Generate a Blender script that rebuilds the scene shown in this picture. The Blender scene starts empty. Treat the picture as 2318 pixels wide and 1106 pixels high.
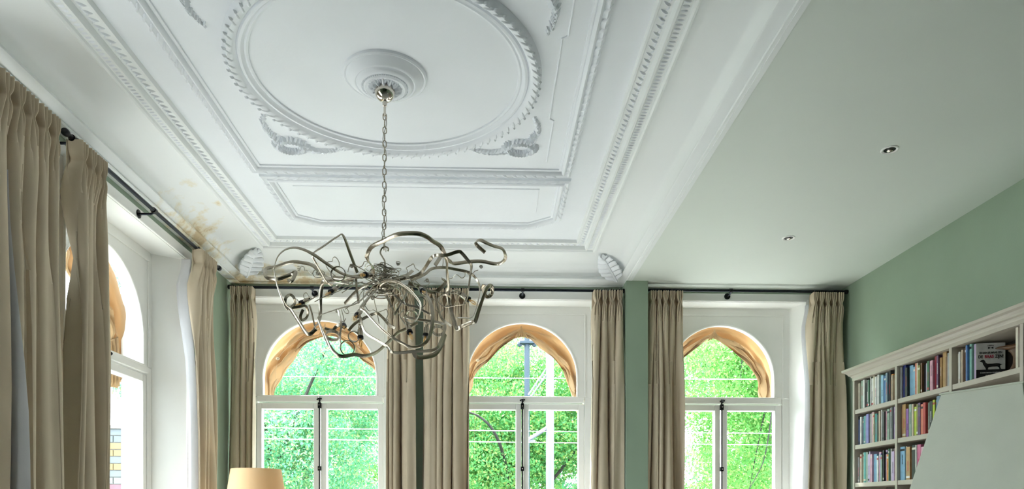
import bpy, math, random
import numpy as np
from math import sin, cos, pi, sqrt, atan, atan2, radians
from mathutils import Vector, Matrix
random.seed(7)
SC = bpy.context.scene
COL = SC.collection

# ------------------------------------------------------------------ camera, world, sun, exposure
F_PX, CXP, VYP = 1600.0, 1159.0, 1145.0
TH = atan(54 / F_PX)
CAMZ = 1.5
cd = bpy.data.cameras.new('camera'); cam = bpy.data.objects.new('camera', cd); COL.objects.link(cam)
cd.sensor_width = 36; cd.lens = F_PX / 2318 * 36; cd.shift_y = (VYP - 553) / 2318
cd.clip_start = 0.05; cd.clip_end = 400
cam.location = (0, 0, CAMZ); cam.rotation_euler = (pi / 2, 0, -TH)
SC.camera = cam

w = bpy.data.worlds.new('sky'); SC.world = w; w.use_nodes = True
bg = w.node_tree.nodes['Background']
bg.inputs[0].default_value = (0.80, 0.92, 1.0, 1); bg.inputs[1].default_value = 8.0

sd = bpy.data.lights.new('sun', 'SUN'); sun = bpy.data.objects.new('sun', sd); COL.objects.link(sun)
sd.energy = 24.0; sd.angle = radians(1.5); sd.color = (1.0, 0.98, 0.95)
sun.rotation_euler = (radians(41), 0, radians(-158))     # high over the trees, through the back windows on to the floor

SC.view_settings.view_transform = 'Standard'; SC.view_settings.look = 'None'
SC.view_settings.gamma = 1.0; SC.view_settings.use_curve_mapping = False
SC.view_settings.exposure = 0.55
cy = SC.cycles
cy.use_denoising = True; cy.max_bounces = 14; cy.diffuse_bounces = 8; cy.glossy_bounces = 4
cy.transmission_bounces = 6; cy.transparent_max_bounces = 16
cy.caustics_reflective = False; cy.caustics_refractive = False; cy.sample_clamp_indirect = 8.0

# ------------------------------------------------------------------ helpers
def ray(x, y):
    r = (x - CXP) / F_PX; z = (VYP - y) / F_PX; s, c = sin(TH), cos(TH)
    return Vector((s + c * r, c - s * r, z))
def at(x, y, Y):                      # the point of the room at depth Y that the photograph shows at x, y
    a = ray(x, y); return Vector((0, 0, CAMZ)) + a * (Y / a.y)
def lerp(a, b, t): return a + (b - a) * t
def clamp(v, a=0.0, b=1.0): return max(a, min(b, v))
def sstep(a, b, v):
    t = clamp((v - a) / (b - a)); return t * t * (3 - 2 * t)

class MB:
    def __init__(s): s.v = []; s.f = []
    def pt(s, p): s.v.append(tuple(p)); return len(s.v) - 1
    def box(s, a, b):
        x0, y0, z0 = a; x1, y1, z1 = b; n = len(s.v)
        s.v += [(x0,y0,z0),(x1,y0,z0),(x1,y1,z0),(x0,y1,z0),(x0,y0,z1),(x1,y0,z1),(x1,y1,z1),(x0,y1,z1)]
        s.f += [[n+i for i in q] for q in ((0,3,2,1),(4,5,6,7),(0,1,5,4),(1,2,6,5),(2,3,7,6),(3,0,4,7))]
        return s
    def prism(s, poly, z0, z1):        # poly in xy
        n = len(s.v); k = len(poly)
        s.v += [(x, y, z0) for x, y in poly] + [(x, y, z1) for x, y in poly]
        s.f.append([n + i for i in range(k)][::-1]); s.f.append([n + k + i for i in range(k)])
        for i in range(k): s.f.append([n+i, n+(i+1)%k, n+k+(i+1)%k, n+k+i])
        return s
    def rings(s, rs, closed_ring=True, cap=True, loop=False):
        n = len(s.v); k = len(rs[0]); m = len(rs)
        for r in rs: s.v += [tuple(p) for p in r]
        for j in range(m if loop else m - 1):
            j2 = (j + 1) % m
            for i in range(k if closed_ring else k - 1):
                i2 = (i + 1) % k
                s.f.append([n+j*k+i, n+j*k+i2, n+j2*k+i2, n+j2*k+i])
        if cap and closed_ring and not loop:
            s.f.append([n+i for i in range(k)][::-1]); s.f.append([n+(m-1)*k+i for i in range(k)])
        return s
    def frames(s, pts, ref=None, loop=False):
        P = [Vector(p) for p in pts]; m = len(P); T = []
        for i in range(m):
            a = P[(i-1) % m] if (loop or i > 0) else P[i]; b = P[(i+1) % m] if (loop or i < m-1) else P[i]
            t = b - a; T.append(t.normalized() if t.length > 1e-9 else Vector((0,0,1)))
        out = []
        r = ref.copy() if ref else (Vector((0,0,1)) if abs(T[0].z) < 0.9 else Vector((1,0,0)))
        for i in range(m):
            u = r - T[i] * r.dot(T[i])
            if u.length < 1e-5: u = T[i].orthogonal()
            u.normalize(); out.append((P[i], T[i], u, T[i].cross(u))); r = u
        return out
    def tube(s, pts, rad, n=8, loop=False, cap=True):
        fr = s.frames(pts, loop=loop); rs = []
        for j, (p, t, u, v) in enumerate(fr):
            r = rad[j] if isinstance(rad, (list, tuple)) else rad
            rs.append([p + (u*cos(2*pi*i/n) + v*sin(2*pi*i/n)) * r for i in range(n)])
        return s.rings(rs, True, cap, loop)
    def ribbon(s, pts, width, thick, ang):
        """flat metal strip; ang per point turns its broad face about the run (0 = broad face to the front)"""
        P = [Vector(p) for p in pts]; m = len(P); rs = []; V = Vector((0, 1, 0)); prev = None
        for i in range(m):
            t = (P[min(i+1, m-1)] - P[max(i-1, 0)]).normalized()
            b = t.cross(V)
            if b.length < 0.15: b = prev if prev else t.cross(Vector((1, 0, 0)))
            b = (b - t * b.dot(t)).normalized()
            if prev and b.dot(prev) < 0: b = -b
            prev = b
            n_ = t.cross(b).normalized(); a = ang[i]
            wd = b * cos(a) + n_ * sin(a); td = t.cross(wd).normalized()
            h = width / 2; q = thick / 2; k = 0.82
            rs.append([P[i]+wd*h*x+td*q*y for x, y in ((-1,-.3),(-k,-1),(k,-1),(1,-.3),(1,.3),(k,1),(-k,1),(-1,.3))])
        return s.rings(rs)
    def lathe(s, prof, n=32, c=(0,0,0), axis=None):
        """prof (radius, height); about z, or about the given axis vector"""
        M = Matrix.Identity(3)
        if axis is not None: M = Vector((0,0,1)).rotation_difference(Vector(axis)).to_matrix()
        c = Vector(c)
        rs = [[c + M @ Vector((r*cos(2*pi*i/n), r*sin(2*pi*i/n), h)) for i in range(n)] for r, h in prof]
        return s.rings(rs)
    def sphere(s, c, r, n=12, sc=(1,1,1)):
        prof = [(max(1e-4, r*sin(pi*j/(n//2))), -r*cos(pi*j/(n//2))) for j in range(n//2+1)]
        c = Vector(c)
        return s.rings([[c+Vector((a*cos(2*pi*i/n)*sc[0], a*sin(2*pi*i/n)*sc[1], h*sc[2])) for i in range(n)] for a, h in prof])
    def dome(s, c, ax, bx, nz, la, lb, h, nu=6, nv=3, tip=0.0):
        """raised leaf: half-lengths la (along ax) and lb (along bx), height h along nz, tip narrows the far end"""
        c, ax, bx, nz = Vector(c), Vector(ax), Vector(bx), Vector(nz); n = len(s.v)
        s.v.append(tuple(c + nz*h))
        for j in range(1, nv+1):
            q = j / nv
            for i in range(nu*2):
                a = pi*i/nu; x = cos(a)*q; y = sin(a)*q*(1 - tip*(x+1)/2)
                s.v.append(tuple(c + ax*la*x + bx*lb*y + nz*h*(1-q*q)))
        k = nu*2
        for i in range(k): s.f.append([n, n+1+i, n+1+(i+1)%k])
        for j in range(nv-1):
            for i in range(k):
                s.f.append([n+1+j*k+i, n+1+(j+1)*k+i, n+1+(j+1)*k+(i+1)%k, n+1+j*k+(i+1)%k])
        return s
    def build(s, name, mat, parent=None, smooth=False, mats=None):
        me = bpy.data.meshes.new(name); me.from_pydata(s.v, [], s.f); me.validate(); me.update()
        if smooth:
            me.polygons.foreach_set('use_smooth', [True]*len(me.polygons))
            try: me.set_sharp_from_angle(angle=radians(38))
            except Exception: pass
        me.materials.append(mat)
        return link(name, me, parent)
def link(name, data, parent=None):
    o = bpy.data.objects.new(name, data); COL.objects.link(o)
    if parent is not None: o.parent = parent
    return o
def fixnormals(o):
    import bmesh
    bm = bmesh.new(); bm.from_mesh(o.data); bmesh.ops.recalc_face_normals(bm, faces=bm.faces); bm.to_mesh(o.data); bm.free(); return o
def tag(o, label=None, cat=None, group=None, kind=None):
    if label: o['label'] = label
    if cat: o['category'] = cat
    if group: o['group'] = group
    if kind: o['kind'] = kind
    return o
def empty(name, loc=(0,0,0), rz=0):
    o = link(name, None); o.location = loc; o.rotation_euler = (0,0,rz); o.empty_display_size = .1; return o
def struct(name, o_or_mb, mat=None, label=None, parent=None):
    o = o_or_mb.build(name, mat, parent) if isinstance(o_or_mb, MB) else o_or_mb
    return tag(o, label, kind='structure')
def bevel(o, wd=.004, seg=2):
    m = o.modifiers.new('bevel', 'BEVEL'); m.width = wd; m.segments = seg; m.limit_method = 'ANGLE'; m.angle_limit = radians(40); return o
def crom(P, n=4, loop=False):
    P = [Vector(p) for p in P]; out = []; m = len(P)
    for i in range(m if loop else m-1):
        if loop: p0, p1, p2, p3 = P[i-1], P[i], P[(i+1)%m], P[(i+2)%m]
        else: p0, p1, p2, p3 = P[max(i-1,0)], P[i], P[i+1], P[min(i+2,m-1)]
        for j in range(n):
            t = j/n
            out.append(.5*((2*p1)+(p2-p0)*t+(2*p0-5*p1+4*p2-p3)*t*t+(3*p1-p0-3*p2+p3)*t**3))
    if not loop: out.append(P[-1])
    return out

# ------------------------------------------------------------------ materials (all node based)
def newmat(name):
    m = bpy.data.materials.new(name); m.use_nodes = True; nt = m.node_tree
    return m, nt, nt.nodes['Principled BSDF']
def mat(name, col, rough=.6, metal=0, noise=0.0, nscale=8, bump=0.0, bscale=40, spec=.5, stretch=None, coat=0):
    m, nt, b = newmat(name)
    b.inputs['Base Color'].default_value = (*col, 1); b.inputs['Roughness'].default_value = rough
    b.inputs['Metallic'].default_value = metal; b.inputs['Specular IOR Level'].default_value = spec
    if coat: b.inputs['Coat Weight'].default_value = coat
    tc = nt.nodes.new('ShaderNodeTexCoord'); src = tc.outputs['Object']
    if stretch:
        mp = nt.nodes.new('ShaderNodeMapping'); mp.inputs['Scale'].default_value = stretch
        nt.links.new(src, mp.inputs[0]); src = mp.outputs[0]
    if noise:
        n = nt.nodes.new('ShaderNodeTexNoise'); n.inputs['Scale'].default_value = nscale; n.inputs['Detail'].default_value = 5
        nt.links.new(src, n.inputs['Vector'])
        r = nt.nodes.new('ShaderNodeValToRGB')
        r.color_ramp.elements[0].position = .3; r.color_ramp.elements[1].position = .7
        r.color_ramp.elements[0].color = (*[c*(1-noise) for c in col], 1); r.color_ramp.elements[1].color = (*[min(1,c*(1+noise)) for c in col], 1)
        nt.links.new(n.outputs[0], r.inputs[0]); nt.links.new(r.outputs[0], b.inputs['Base Color'])
    if bump:
        n2 = nt.nodes.new('ShaderNodeTexNoise'); n2.inputs['Scale'].default_value = bscale; n2.inputs['Detail'].default_value = 6
        nt.links.new(src, n2.inputs['Vector'])
        bp = nt.nodes.new('ShaderNodeBump'); bp.inputs['Strength'].default_value = bump; bp.inputs['Distance'].default_value = .01
        nt.links.new(n2.outputs[0], bp.inputs['Height']); nt.links.new(bp.outputs[0], b.inputs['Normal'])
    return m
M = {}
M['plaster'] = mat('white_plaster', (.82,.845,.885), .55, noise=.015, nscale=3, bump=.12, bscale=30)
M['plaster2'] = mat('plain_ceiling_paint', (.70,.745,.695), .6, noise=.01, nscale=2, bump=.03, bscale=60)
M['green'] = mat('sage_wall_paint', (.29,.375,.28), .55, noise=.03, nscale=4, bump=.06, bscale=70)
M['white'] = mat('white_gloss_paint', (.88,.88,.85), .32, noise=.012, nscale=5)
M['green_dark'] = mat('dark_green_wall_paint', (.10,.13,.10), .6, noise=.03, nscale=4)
M['shelf'] = mat('cream_shelf_paint', (.45,.405,.335), .4, noise=.02, nscale=6)
M['shelf_back'] = mat('shaded_shelf_back', (.15,.13,.10), .6, noise=.04, nscale=6)  # dark tone puts the shade inside the bookcase into the panel colour
M['black'] = mat('black_metal', (.012,.013,.016), .35, metal=.6, noise=.2, nscale=30)
M['rod'] = mat('dark_steel_rod', (.02,.024,.032), .28, metal=.85, noise=.2, nscale=30)
M['nickel'] = mat('brushed_nickel', (.37,.325,.255), .24, metal=1, noise=.12, nscale=14, bump=.08, bscale=60)
M['chrome'] = mat('polished_nickel', (.68,.63,.56), .09, metal=1, noise=.04, nscale=6)
M['bronze'] = mat('darkened_nickel_wire', (.30,.28,.22), .35, metal=1, noise=.15, nscale=20)
M['wood_floor'] = mat('oak_floor', (.31,.31,.305), .4, noise=.12, nscale=2, stretch=(1,12,1), bump=.05)
M['wood'] = mat('carved_brown_wood', (.10,.045,.018), .45, noise=.35, nscale=9, stretch=(1,1,6), bump=.1)
M['paper'] = mat('book_paper', (.78,.74,.64), .8, noise=.06, nscale=60, stretch=(1,40,1))
M['shade_cream'] = mat('cream_lampshade_cloth', (.70,.71,.58), .85, noise=.03, nscale=12, bump=.06, bscale=250)
M['brass'] = mat('aged_brass', (.45,.32,.14), .3, metal=1, noise=.15, nscale=10)
M['mortar'] = mat('grey_mortar', (.17,.165,.155), .9, noise=.15, nscale=30)
M['pole_blue'] = mat('blue_grey_painted_steel', (.013,.032,.05), .45, noise=.06, nscale=8)
M['pole_white'] = mat('pale_galvanised_steel', (.15,.155,.20), .5, noise=.05, nscale=6)
M['cable_white'] = mat('pale_cable', (.8,.82,.84), .6, noise=.05, nscale=10)
M['bark'] = mat('grey_brown_bark', (.028,.026,.022), .9, noise=.35, nscale=12, bump=.3, bscale=25)
M['asphalt'] = mat('street_paving', (.22,.22,.21), .9, noise=.15, nscale=3)
M['ink'] = mat('black_ink', (.012,.012,.014), .6, noise=.1, nscale=20)
M['ink_red'] = mat('crimson_ink', (.45,.02,.06), .6, noise=.1, nscale=20)
M['ink_white'] = mat('white_ink', (.75,.75,.72), .6, noise=.05, nscale=20)
M['cord'] = mat('white_cord', (.45,.36,.25), .8, noise=.08, nscale=60)

def fabric(name, col, trans, tcol=None, stripes=0):
    m, nt, b = newmat(name)
    b.inputs['Base Color'].default_value = (*col, 1); b.inputs['Roughness'].default_value = .9; b.inputs['Specular IOR Level'].default_value = .2
    try: b.inputs['Sheen Weight'].default_value = .15
    except Exception: pass
    tc = nt.nodes.new('ShaderNodeTexCoord')
    n = nt.nodes.new('ShaderNodeTexNoise'); n.inputs['Scale'].default_value = 3; n.inputs['Detail'].default_value = 4
    nt.links.new(tc.outputs['Object'], n.inputs['Vector'])
    r = nt.nodes.new('ShaderNodeValToRGB')
    r.color_ramp.elements[0].position = .3; r.color_ramp.elements[1].position = .7
    r.color_ramp.elements[0].color = (*[c*.93 for c in col], 1); r.color_ramp.elements[1].color = (*[min(1,c*1.07) for c in col], 1)
    nt.links.new(n.outputs[0], r.inputs[0]); nt.links.new(r.outputs[0], b.inputs['Base Color'])
    wv = nt.nodes.new('ShaderNodeTexNoise'); wv.inputs['Scale'].default_value = 420; wv.inputs['Detail'].default_value = 2
    nt.links.new(tc.outputs['Object'], wv.inputs['Vector'])
    bp = nt.nodes.new('ShaderNodeBump'); bp.inputs['Strength'].default_value = .15; bp.inputs['Distance'].default_value = .004
    nt.links.new(wv.outputs[0], bp.inputs['Height']); nt.links.new(bp.outputs[0], b.inputs['Normal'])
    if trans:
        t = nt.nodes.new('ShaderNodeBsdfTranslucent'); t.inputs[0].default_value = (*(tcol or col), 1)
        mx = nt.nodes.new('ShaderNodeMixShader'); mx.inputs[0].default_value = trans
        nt.links.new(b.outputs[0], mx.inputs[1]); nt.links.new(t.outputs[0], mx.inputs[2])
        nt.links.new(mx.outputs[0], nt.nodes['Material Output'].inputs[0])
    return m
M['curtain'] = fabric('taupe_curtain_cloth', (.60,.505,.375), .10, (.60,.48,.34))
M['lining'] = fabric('pale_curtain_lining', (.80,.80,.82), .5)
M['awning'] = fabric('tan_orange_awning_canvas', (.41,.27,.135), .35, (.38,.26,.14))
M['shade_warm'] = fabric('warm_lampshade_cloth', (.74,.58,.36), .35, (.80,.62,.36))

def clearmat(name, tint, rough, lo, hi):
    m, nt, b = newmat(name); nt.nodes.remove(b)
    tr = nt.nodes.new('ShaderNodeBsdfTransparent'); tr.inputs[0].default_value = (*tint, 1)
    gl = nt.nodes.new('ShaderNodeBsdfGlossy'); gl.inputs['Roughness'].default_value = rough
    lw = nt.nodes.new('ShaderNodeLayerWeight'); lw.inputs[0].default_value = .3
    pw = nt.nodes.new('ShaderNodeMath'); pw.operation = 'POWER'; pw.inputs[1].default_value = 3
    mr = nt.nodes.new('ShaderNodeMapRange'); mr.inputs['To Min'].default_value = lo; mr.inputs['To Max'].default_value = hi
    mx = nt.nodes.new('ShaderNodeMixShader')
    nt.links.new(lw.outputs['Facing'], pw.inputs[0]); nt.links.new(pw.outputs[0], mr.inputs['Value']); nt.links.new(mr.outputs[0], mx.inputs[0])
    nt.links.new(tr.outputs[0], mx.inputs[1]); nt.links.new(gl.outputs[0], mx.inputs[2])
    nt.links.new(mx.outputs[0], nt.nodes['Material Output'].inputs[0]); return m
M['glass'] = clearmat('window_glass', (.985,.99,.988), .02, .015, .25)
M['bulb'] = clearmat('clear_bulb_glass', (.98,.95,.88), .05, .06, .5)
M['filament'] = mat('amber_filament', (.80,.48,.14), .4, metal=.2, noise=.1, nscale=40)

def leafmat(name, a, b_, c_):
    m, nt, b = newmat(name)
    g = nt.nodes.new('ShaderNodeNewGeometry')
    r = nt.nodes.new('ShaderNodeValToRGB'); e = r.color_ramp.elements
    e[0].color = (*a, 1); e[0].position = .0; e[1].color = (*c_, 1); e[1].position = 1.0
    k = e.new(.55); k.color = (*b_, 1)
    nt.links.new(g.outputs['Random Per Island'], r.inputs[0]); nt.links.new(r.outputs[0], b.inputs['Base Color'])
    b.inputs['Roughness'].default_value = .6; b.inputs['Specular IOR Level'].default_value = .25
    t = nt.nodes.new('ShaderNodeBsdfTranslucent'); nt.links.new(r.outputs[0], t.inputs[0])
    mx = nt.nodes.new('ShaderNodeMixShader'); mx.inputs[0].default_value = .4
    nt.links.new(b.outputs[0], mx.inputs[1]); nt.links.new(t.outputs[0], mx.inputs[2])
    nt.links.new(mx.outputs[0], nt.nodes['Material Output'].inputs[0]); return m
M['leaf_blue'] = leafmat('cool_green_leaves', (.08,.29,.15), (.14,.41,.20), (.36,.46,.18))
M['leaf_mid'] = leafmat('fresh_green_leaves', (.09,.33,.11), (.17,.45,.14), (.40,.46,.14))
M['leaf_lime'] = leafmat('lime_green_leaves', (.09,.29,.06), (.13,.36,.08), (.27,.40,.12))

# plaster of the cove: white with old damp stains of their own shape near the corner by the windows
def stained():
    m = mat('stained_white_plaster', (.82,.84,.84), .55, bump=.05, bscale=30); nt = m.node_tree; b = nt.nodes['Principled BSDF']
    tc = nt.nodes.new('ShaderNodeTexCoord')
    n = nt.nodes.new('ShaderNodeTexNoise'); n.inputs['Scale'].default_value = 9; n.inputs['Detail'].default_value = 6; n.inputs['Roughness'].default_value = .65
    nt.links.new(tc.outputs['Object'], n.inputs['Vector'])
    prev = None
    def spot(c, rad, sx):
        mp = nt.nodes.new('ShaderNodeVectorMath'); mp.operation = 'SUBTRACT'; mp.inputs[1].default_value = c
        nt.links.new(tc.outputs['Object'], mp.inputs[0])
        sc = nt.nodes.new('ShaderNodeVectorMath'); sc.operation = 'MULTIPLY'; sc.inputs[1].default_value = sx
        nt.links.new(mp.outputs[0], sc.inputs[0])
        ln = nt.nodes.new('ShaderNodeVectorMath'); ln.operation = 'LENGTH'; nt.links.new(sc.outputs[0], ln.inputs[0])
        mr = nt.nodes.new('ShaderNodeMapRange'); mr.inputs['From Min'].default_value = 0; mr.inputs['From Max'].default_value = rad
        mr.inputs['To Min'].default_value = .50; mr.inputs['To Max'].default_value = 0
        nt.links.new(ln.outputs['Value'], mr.inputs['Value']); return mr.outputs[0]
    outs = [spot((-2.12,5.2,3.45), .50, (1.6,.5,1.6)), spot((-1.93,4.62,3.56), .11, (1,.8,1)), spot((-1.86,4.95,3.58), .10, (1.3,.7,1)),
            spot((-1.75,6.15,3.45), .60, (.5,2,2)), spot((-2.1,6.1,3.45), .35, (1,1,1))]
    acc = outs[0]
    for o in outs[1:]:
        mx = nt.nodes.new('ShaderNodeMath'); mx.operation = 'MAXIMUM'; nt.links.new(acc, mx.inputs[0]); nt.links.new(o, mx.inputs[1]); acc = mx.outputs[0]
    ad = nt.nodes.new('ShaderNodeMath'); ad.operation = 'ADD'; nt.links.new(acc, ad.inputs[0]); nt.links.new(n.outputs[0], ad.inputs[1])
    r = nt.nodes.new('ShaderNodeValToRGB'); e = r.color_ramp.elements
    e[0].position = .74; e[0].color = (.82,.84,.84,1); e[1].position = 1.0; e[1].color = (.62,.49,.30,1)
    k = e.new(.90); k.color = (.76,.70,.55,1)
    nt.links.new(ad.outputs[0], r.inputs[0]); nt.links.new(r.outputs[0], b.inputs['Base Color']); return m
M['stained'] = stained()

# ------------------------------------------------------------------ room shell
XL, XR, YB, YR = -2.22, 3.146, 6.2, -3.0
ZC, ZR, XBEAM = 3.61, 3.425, 1.20
SOF, SILL, WT = 3.31, 0.45, 0.42
BACKW = [(-1.507, .515), (.309, .507), (2.129, .497)]          # window centres on the back wall, glass half-width
HF_B, HI_B = .69, .63                                          # half-widths of the reveal at the wall face and at the frame
LEFTW = [4.52, 2.70]
HF_L, HI_L = .75, .63

def wall_with_holes(name, a, b, holes, ztop, to3, label, m):
    root = MB(); xs = [a]
    for lo, hi in holes: xs += [lo, hi]
    xs.append(b)
    def put(u0, u1, z0, z1): root.box(*to3(u0, u1, z0, z1))
    for i in range(0, len(xs), 2): put(xs[i], xs[i+1], 0, ztop)
    for lo, hi in holes: put(lo, hi, 0, SILL); put(lo, hi, SOF, ztop)
    return struct(name, root, m, label)
bh = [(c-HF_B, c+HF_B) for c, r in BACKW]
wall_with_holes('wall_back', XL-.5, XR+.3, bh, 3.75, lambda u0,u1,z0,z1: ((u0,YB,z0),(u1,YB+WT,z1)), 'sage green wall with three arched windows', M['green'])
lh = [(c-HF_L, c+HF_L) for c in LEFTW[::-1]]
wall_with_holes('wall_left', YR-.3, YB, lh, 3.75, lambda u0,u1,z0,z1: ((XL-WT,u0,z0),(XL,u1,z1)), 'sage green side wall behind the long curtains', M['green'])
struct('wall_right', MB().box((XR,YR-.3,0),(XR+.25,YB,3.75)), M['green'], 'sage green wall above the bookcase')
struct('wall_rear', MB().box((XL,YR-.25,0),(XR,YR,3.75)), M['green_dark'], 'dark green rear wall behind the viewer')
struct('wall_pier', MB().box((1.18,6.0,0),(1.366,YB,ZR)), M['green'], 'narrow sage green wall pier between the curtains')
struct('floor', MB().box((XL-.5,YR-.3,-.15),(XR+.3,YB+.4,0)), M['wood_floor'], 'oak boarded floor')
struct('ceiling', MB().box((XL-.3,YR-.3,ZC),(XBEAM+.02,YB+.1,ZC+.15)), M['plaster'], 'white ornamental plaster ceiling')
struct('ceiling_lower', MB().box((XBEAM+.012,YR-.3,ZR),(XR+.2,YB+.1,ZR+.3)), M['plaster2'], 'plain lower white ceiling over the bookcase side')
for i, (a, b) in enumerate((((XR-.02,YR,0),(XR,1.9,.16)), ((XL,YR,0),(XL+.02,-.05,.16)))):
    struct('baseboard_right' if i == 0 else 'baseboard_left', bevel(MB().box(a, b).build('b', M['white'])), None, 'white painted baseboard').name = 'baseboard_right' if i == 0 else 'baseboard_left'

# ------------------------------------------------------------------ cove cornice
BASE = dict(l=-2.165, b=6.195, r=1.205)                        # where the cove springs; it stops at the rear wall
SIDE = dict(l=.335, b=.435, r=.325)                            # how far it reaches over the room
def loop_at(pn, pa):
    return (BASE['l']+pn*SIDE['l']+pa, BASE['b']-pn*SIDE['b']-pa, BASE['r']-pn*SIDE['r']-pa)
prof = [(0,0,ZR-.0), (.0,.022,ZR), (.0,.026,ZR+.006), (0,.022,ZR+.014), (.03,.022,ZR+.018), (.05,.03,ZR+.028), (.12,.02,ZR+.036), (.16,.02,ZR+.046)]
for k in range(1, 11):
    a = k/10*pi/2; prof.append((.16+.82*(1-cos(a))**.9*1.0, .0, ZR+.046+.118*sin(a)**.8))
prof += [(1,0,3.585), (1,.004,3.572), (1,.016,3.566), (1,.026,3.572), (1,.030,3.584), (1,.072,3.586), (1,.076,3.570), (1,.084,3.560), (1,.096,3.560),
         (1,.102,3.570), (1,.106,3.590), (1,.160,3.592), (1,.164,3.584), (1,.174,3.586), (1,.180,3.611)]
cov = MB()
def sweep_U(mb, prof):
    n = len(mb.v); k = len(prof)
    for pn, pa, z in prof:
        l, b, r = loop_at(pn, pa)
        mb.v += [(l, YR, z), (l, b, z), (r, b, z), (r, YR, z)]
    for i in range(k-1):
        for j in range(3):
            mb.f.append([n+i*4+j, n+(i+1)*4+j, n+(i+1)*4+j+1, n+i*4+j+1])
sweep_U(cov, prof)
# solid backing between the cove and the walls
cov.box((XL, YR, ZR), (BASE['l']+.001, YB, ZC)); cov.box((XL, BASE['b']-.001, ZR), (XBEAM, YB, ZC))
cov.box((BASE['r']-.004, YR, ZR-.004), (BASE['r']+.022, 5.99, ZC-.01))
o = cov.build('trim_1', M['stained'], smooth=True); fixnormals(o)
cove = struct('trim_1', o, None, 'white coved plaster cornice with damp stains by the corner')

def relief(parent, name, p0, p1, step, kind, ymin=2.2):
    mb = MB(); pm = (p0+p1)/2; half = (p1-p0)/2; N = Vector((0,0,-1))
    l, b, r = loop_at(1, pm)
    def unit(c, along, inw):
        if kind == 'tongue':
            mb.dome(c, inw, along, N, half*1.1, step*.40, .009, 6, 3, .25)
        else:
            mb.dome(c - along*step*.12, (inw*.8+along*.6).normalized(), (along*.8-inw*.6).normalized(), N, half*1.05, step*.24, .013, 5, 2, .6)
            mb.dome(c + along*step*.26 - inw*half*.35, (inw*.6-along*.8).normalized(), (along*.6+inw*.8).normalized(), N, half*.6, step*.17, .010, 4, 2, .5)
    z = 3.588 if kind == 'tongue' else 3.594
    n = int((b-ymin)/step)
    for i in range(n):
        y = b - (i+.7)*step
        unit(Vector((l,y,z)), Vector((0,1,0)), Vector((1,0,0))); unit(Vector((r,y,z)), Vector((0,-1,0)), Vector((-1,0,0)))
    n = int((r-l)/step)
    for i in range(n):
        x = l + (i+.5)*(r-l)/n
        unit(Vector((x,b,z)), Vector((1,0,0)), Vector((0,-1,0)))
    o = mb.build(name, M['plaster'], parent, smooth=True); fixnormals(o); o['kind'] = 'stuff'
relief(cove, 'tongue_relief', .032, .071, .0285, 'tongue')
relief(cove, 'leaf_relief', .108, .159, .047, 'leaf')

# ------------------------------------------------------------------ ceiling panel mouldings
def sweep_poly(mb, poly, prof, closed=True):
    """poly: xy corners; prof: (offset to the outside, z)"""
    P = [Vector((x, y)) for x, y in poly]; m = len(P)
    area = sum(P[i].x*P[(i+1)%m].y-P[(i+1)%m].x*P[i].y for i in range(m)); sg = 1 if area > 0 else -1
    n = len(mb.v); k = len(prof)
    for i in range(m):
        d1 = (P[i]-P[i-1]).normalized(); d2 = (P[(i+1)%m]-P[i]).normalized()
        if not closed and i == 0: d1 = d2
        if not closed and i == m-1: d2 = d1
        n1 = Vector((d1.y,-d1.x))*sg; n2 = Vector((d2.y,-d2.x))*sg
        mit = (n1+n2); mit = mit/ max(.3, (1+n1.dot(n2)))
        for off, z in prof: mb.v.append((P[i].x+mit.x*off, P[i].y+mit.y*off, z))
    for i in range(m if closed else m-1):
        j = (i+1) % m
        for q in range(k-1): mb.f.append([n+i*k+q, n+j*k+q, n+j*k+q+1, n+i*k+q+1])
def rope(mb, poly, off, step, z, ln=.034, wd=.011, h=.012, closed=True):
    P = [Vector((x, y)) for x, y in poly]; m = len(P)
    area = sum(P[i].x*P[(i+1)%m].y-P[(i+1)%m].x*P[i].y for i in range(m)); sg = 1 if area > 0 else -1
    for i in range(m if closed else m-1):
        a, b = P[i], P[(i+1)%m]; d = (b-a).normalized(); nn = Vector((d.y,-d.x))*sg; L = (b-a).length; k = max(1, int(L/step))
        for q in range(k):
            c = a + d*((q+.5)*L/k) + nn*off
            ax = Vector((d.x,d.y,0))*.88+Vector((nn.x,nn.y,0))*.47; bx = Vector((nn.x,nn.y,0))*.88-Vector((d.x,d.y,0))*.47
            mb.dome((c.x,c.y,z), ax, bx, (0,0,-1), ln, wd, h, 5, 2, .3)
PPROF = [(-.012,ZC+.002),(-.010,ZC-.008),(0,ZC-.011),(.006,ZC-.008),(.010,ZC-.022),(.020,ZC-.030),(.030,ZC-.024),(.034,ZC-.012),(.040,ZC-.014),(.054,ZC-.026),(.068,ZC-.016),(.072,ZC+.002)]
def moulding(name, poly, label, prof=PPROF, ropes=True):
    mb = MB(); sweep_poly(mb, poly, prof); o = mb.build(name, M['plaster'], smooth=True); fixnormals(o)
    struct(name, o, None, label)
    if ropes:
        rb = MB(); rope(rb, poly, .054, .062, ZC-.018); r = rb.build('twisted_leaf_relief', M['plaster'], o, smooth=True); fixnormals(r); r['kind'] = 'stuff'
    return o
CX0, CY0 = -.505, 3.489
moulding('trim_2', [(-1.42,4.425),(.455,4.425),(.455,2.553),(-1.42,2.553)], 'raised plaster frame round the ceiling ring')
LOWP = [(-1.385,4.61),(.465,4.61),(.465,5.14),(.30,5.265),(-1.235,5.265),(-1.385,5.165)]
moulding('trim_3', LOWP, 'long plaster panel with clipped corners near the windows')
moulding('trim_4', [(x, 2*3.489-y) for x, y in LOWP], 'long plaster panel with clipped corners over the viewer')
FINE = [(-.004,ZC+.001),(-.003,ZC-.004),(0,ZC-.006),(.004,ZC-.004),(.005,ZC+.001)]
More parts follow.
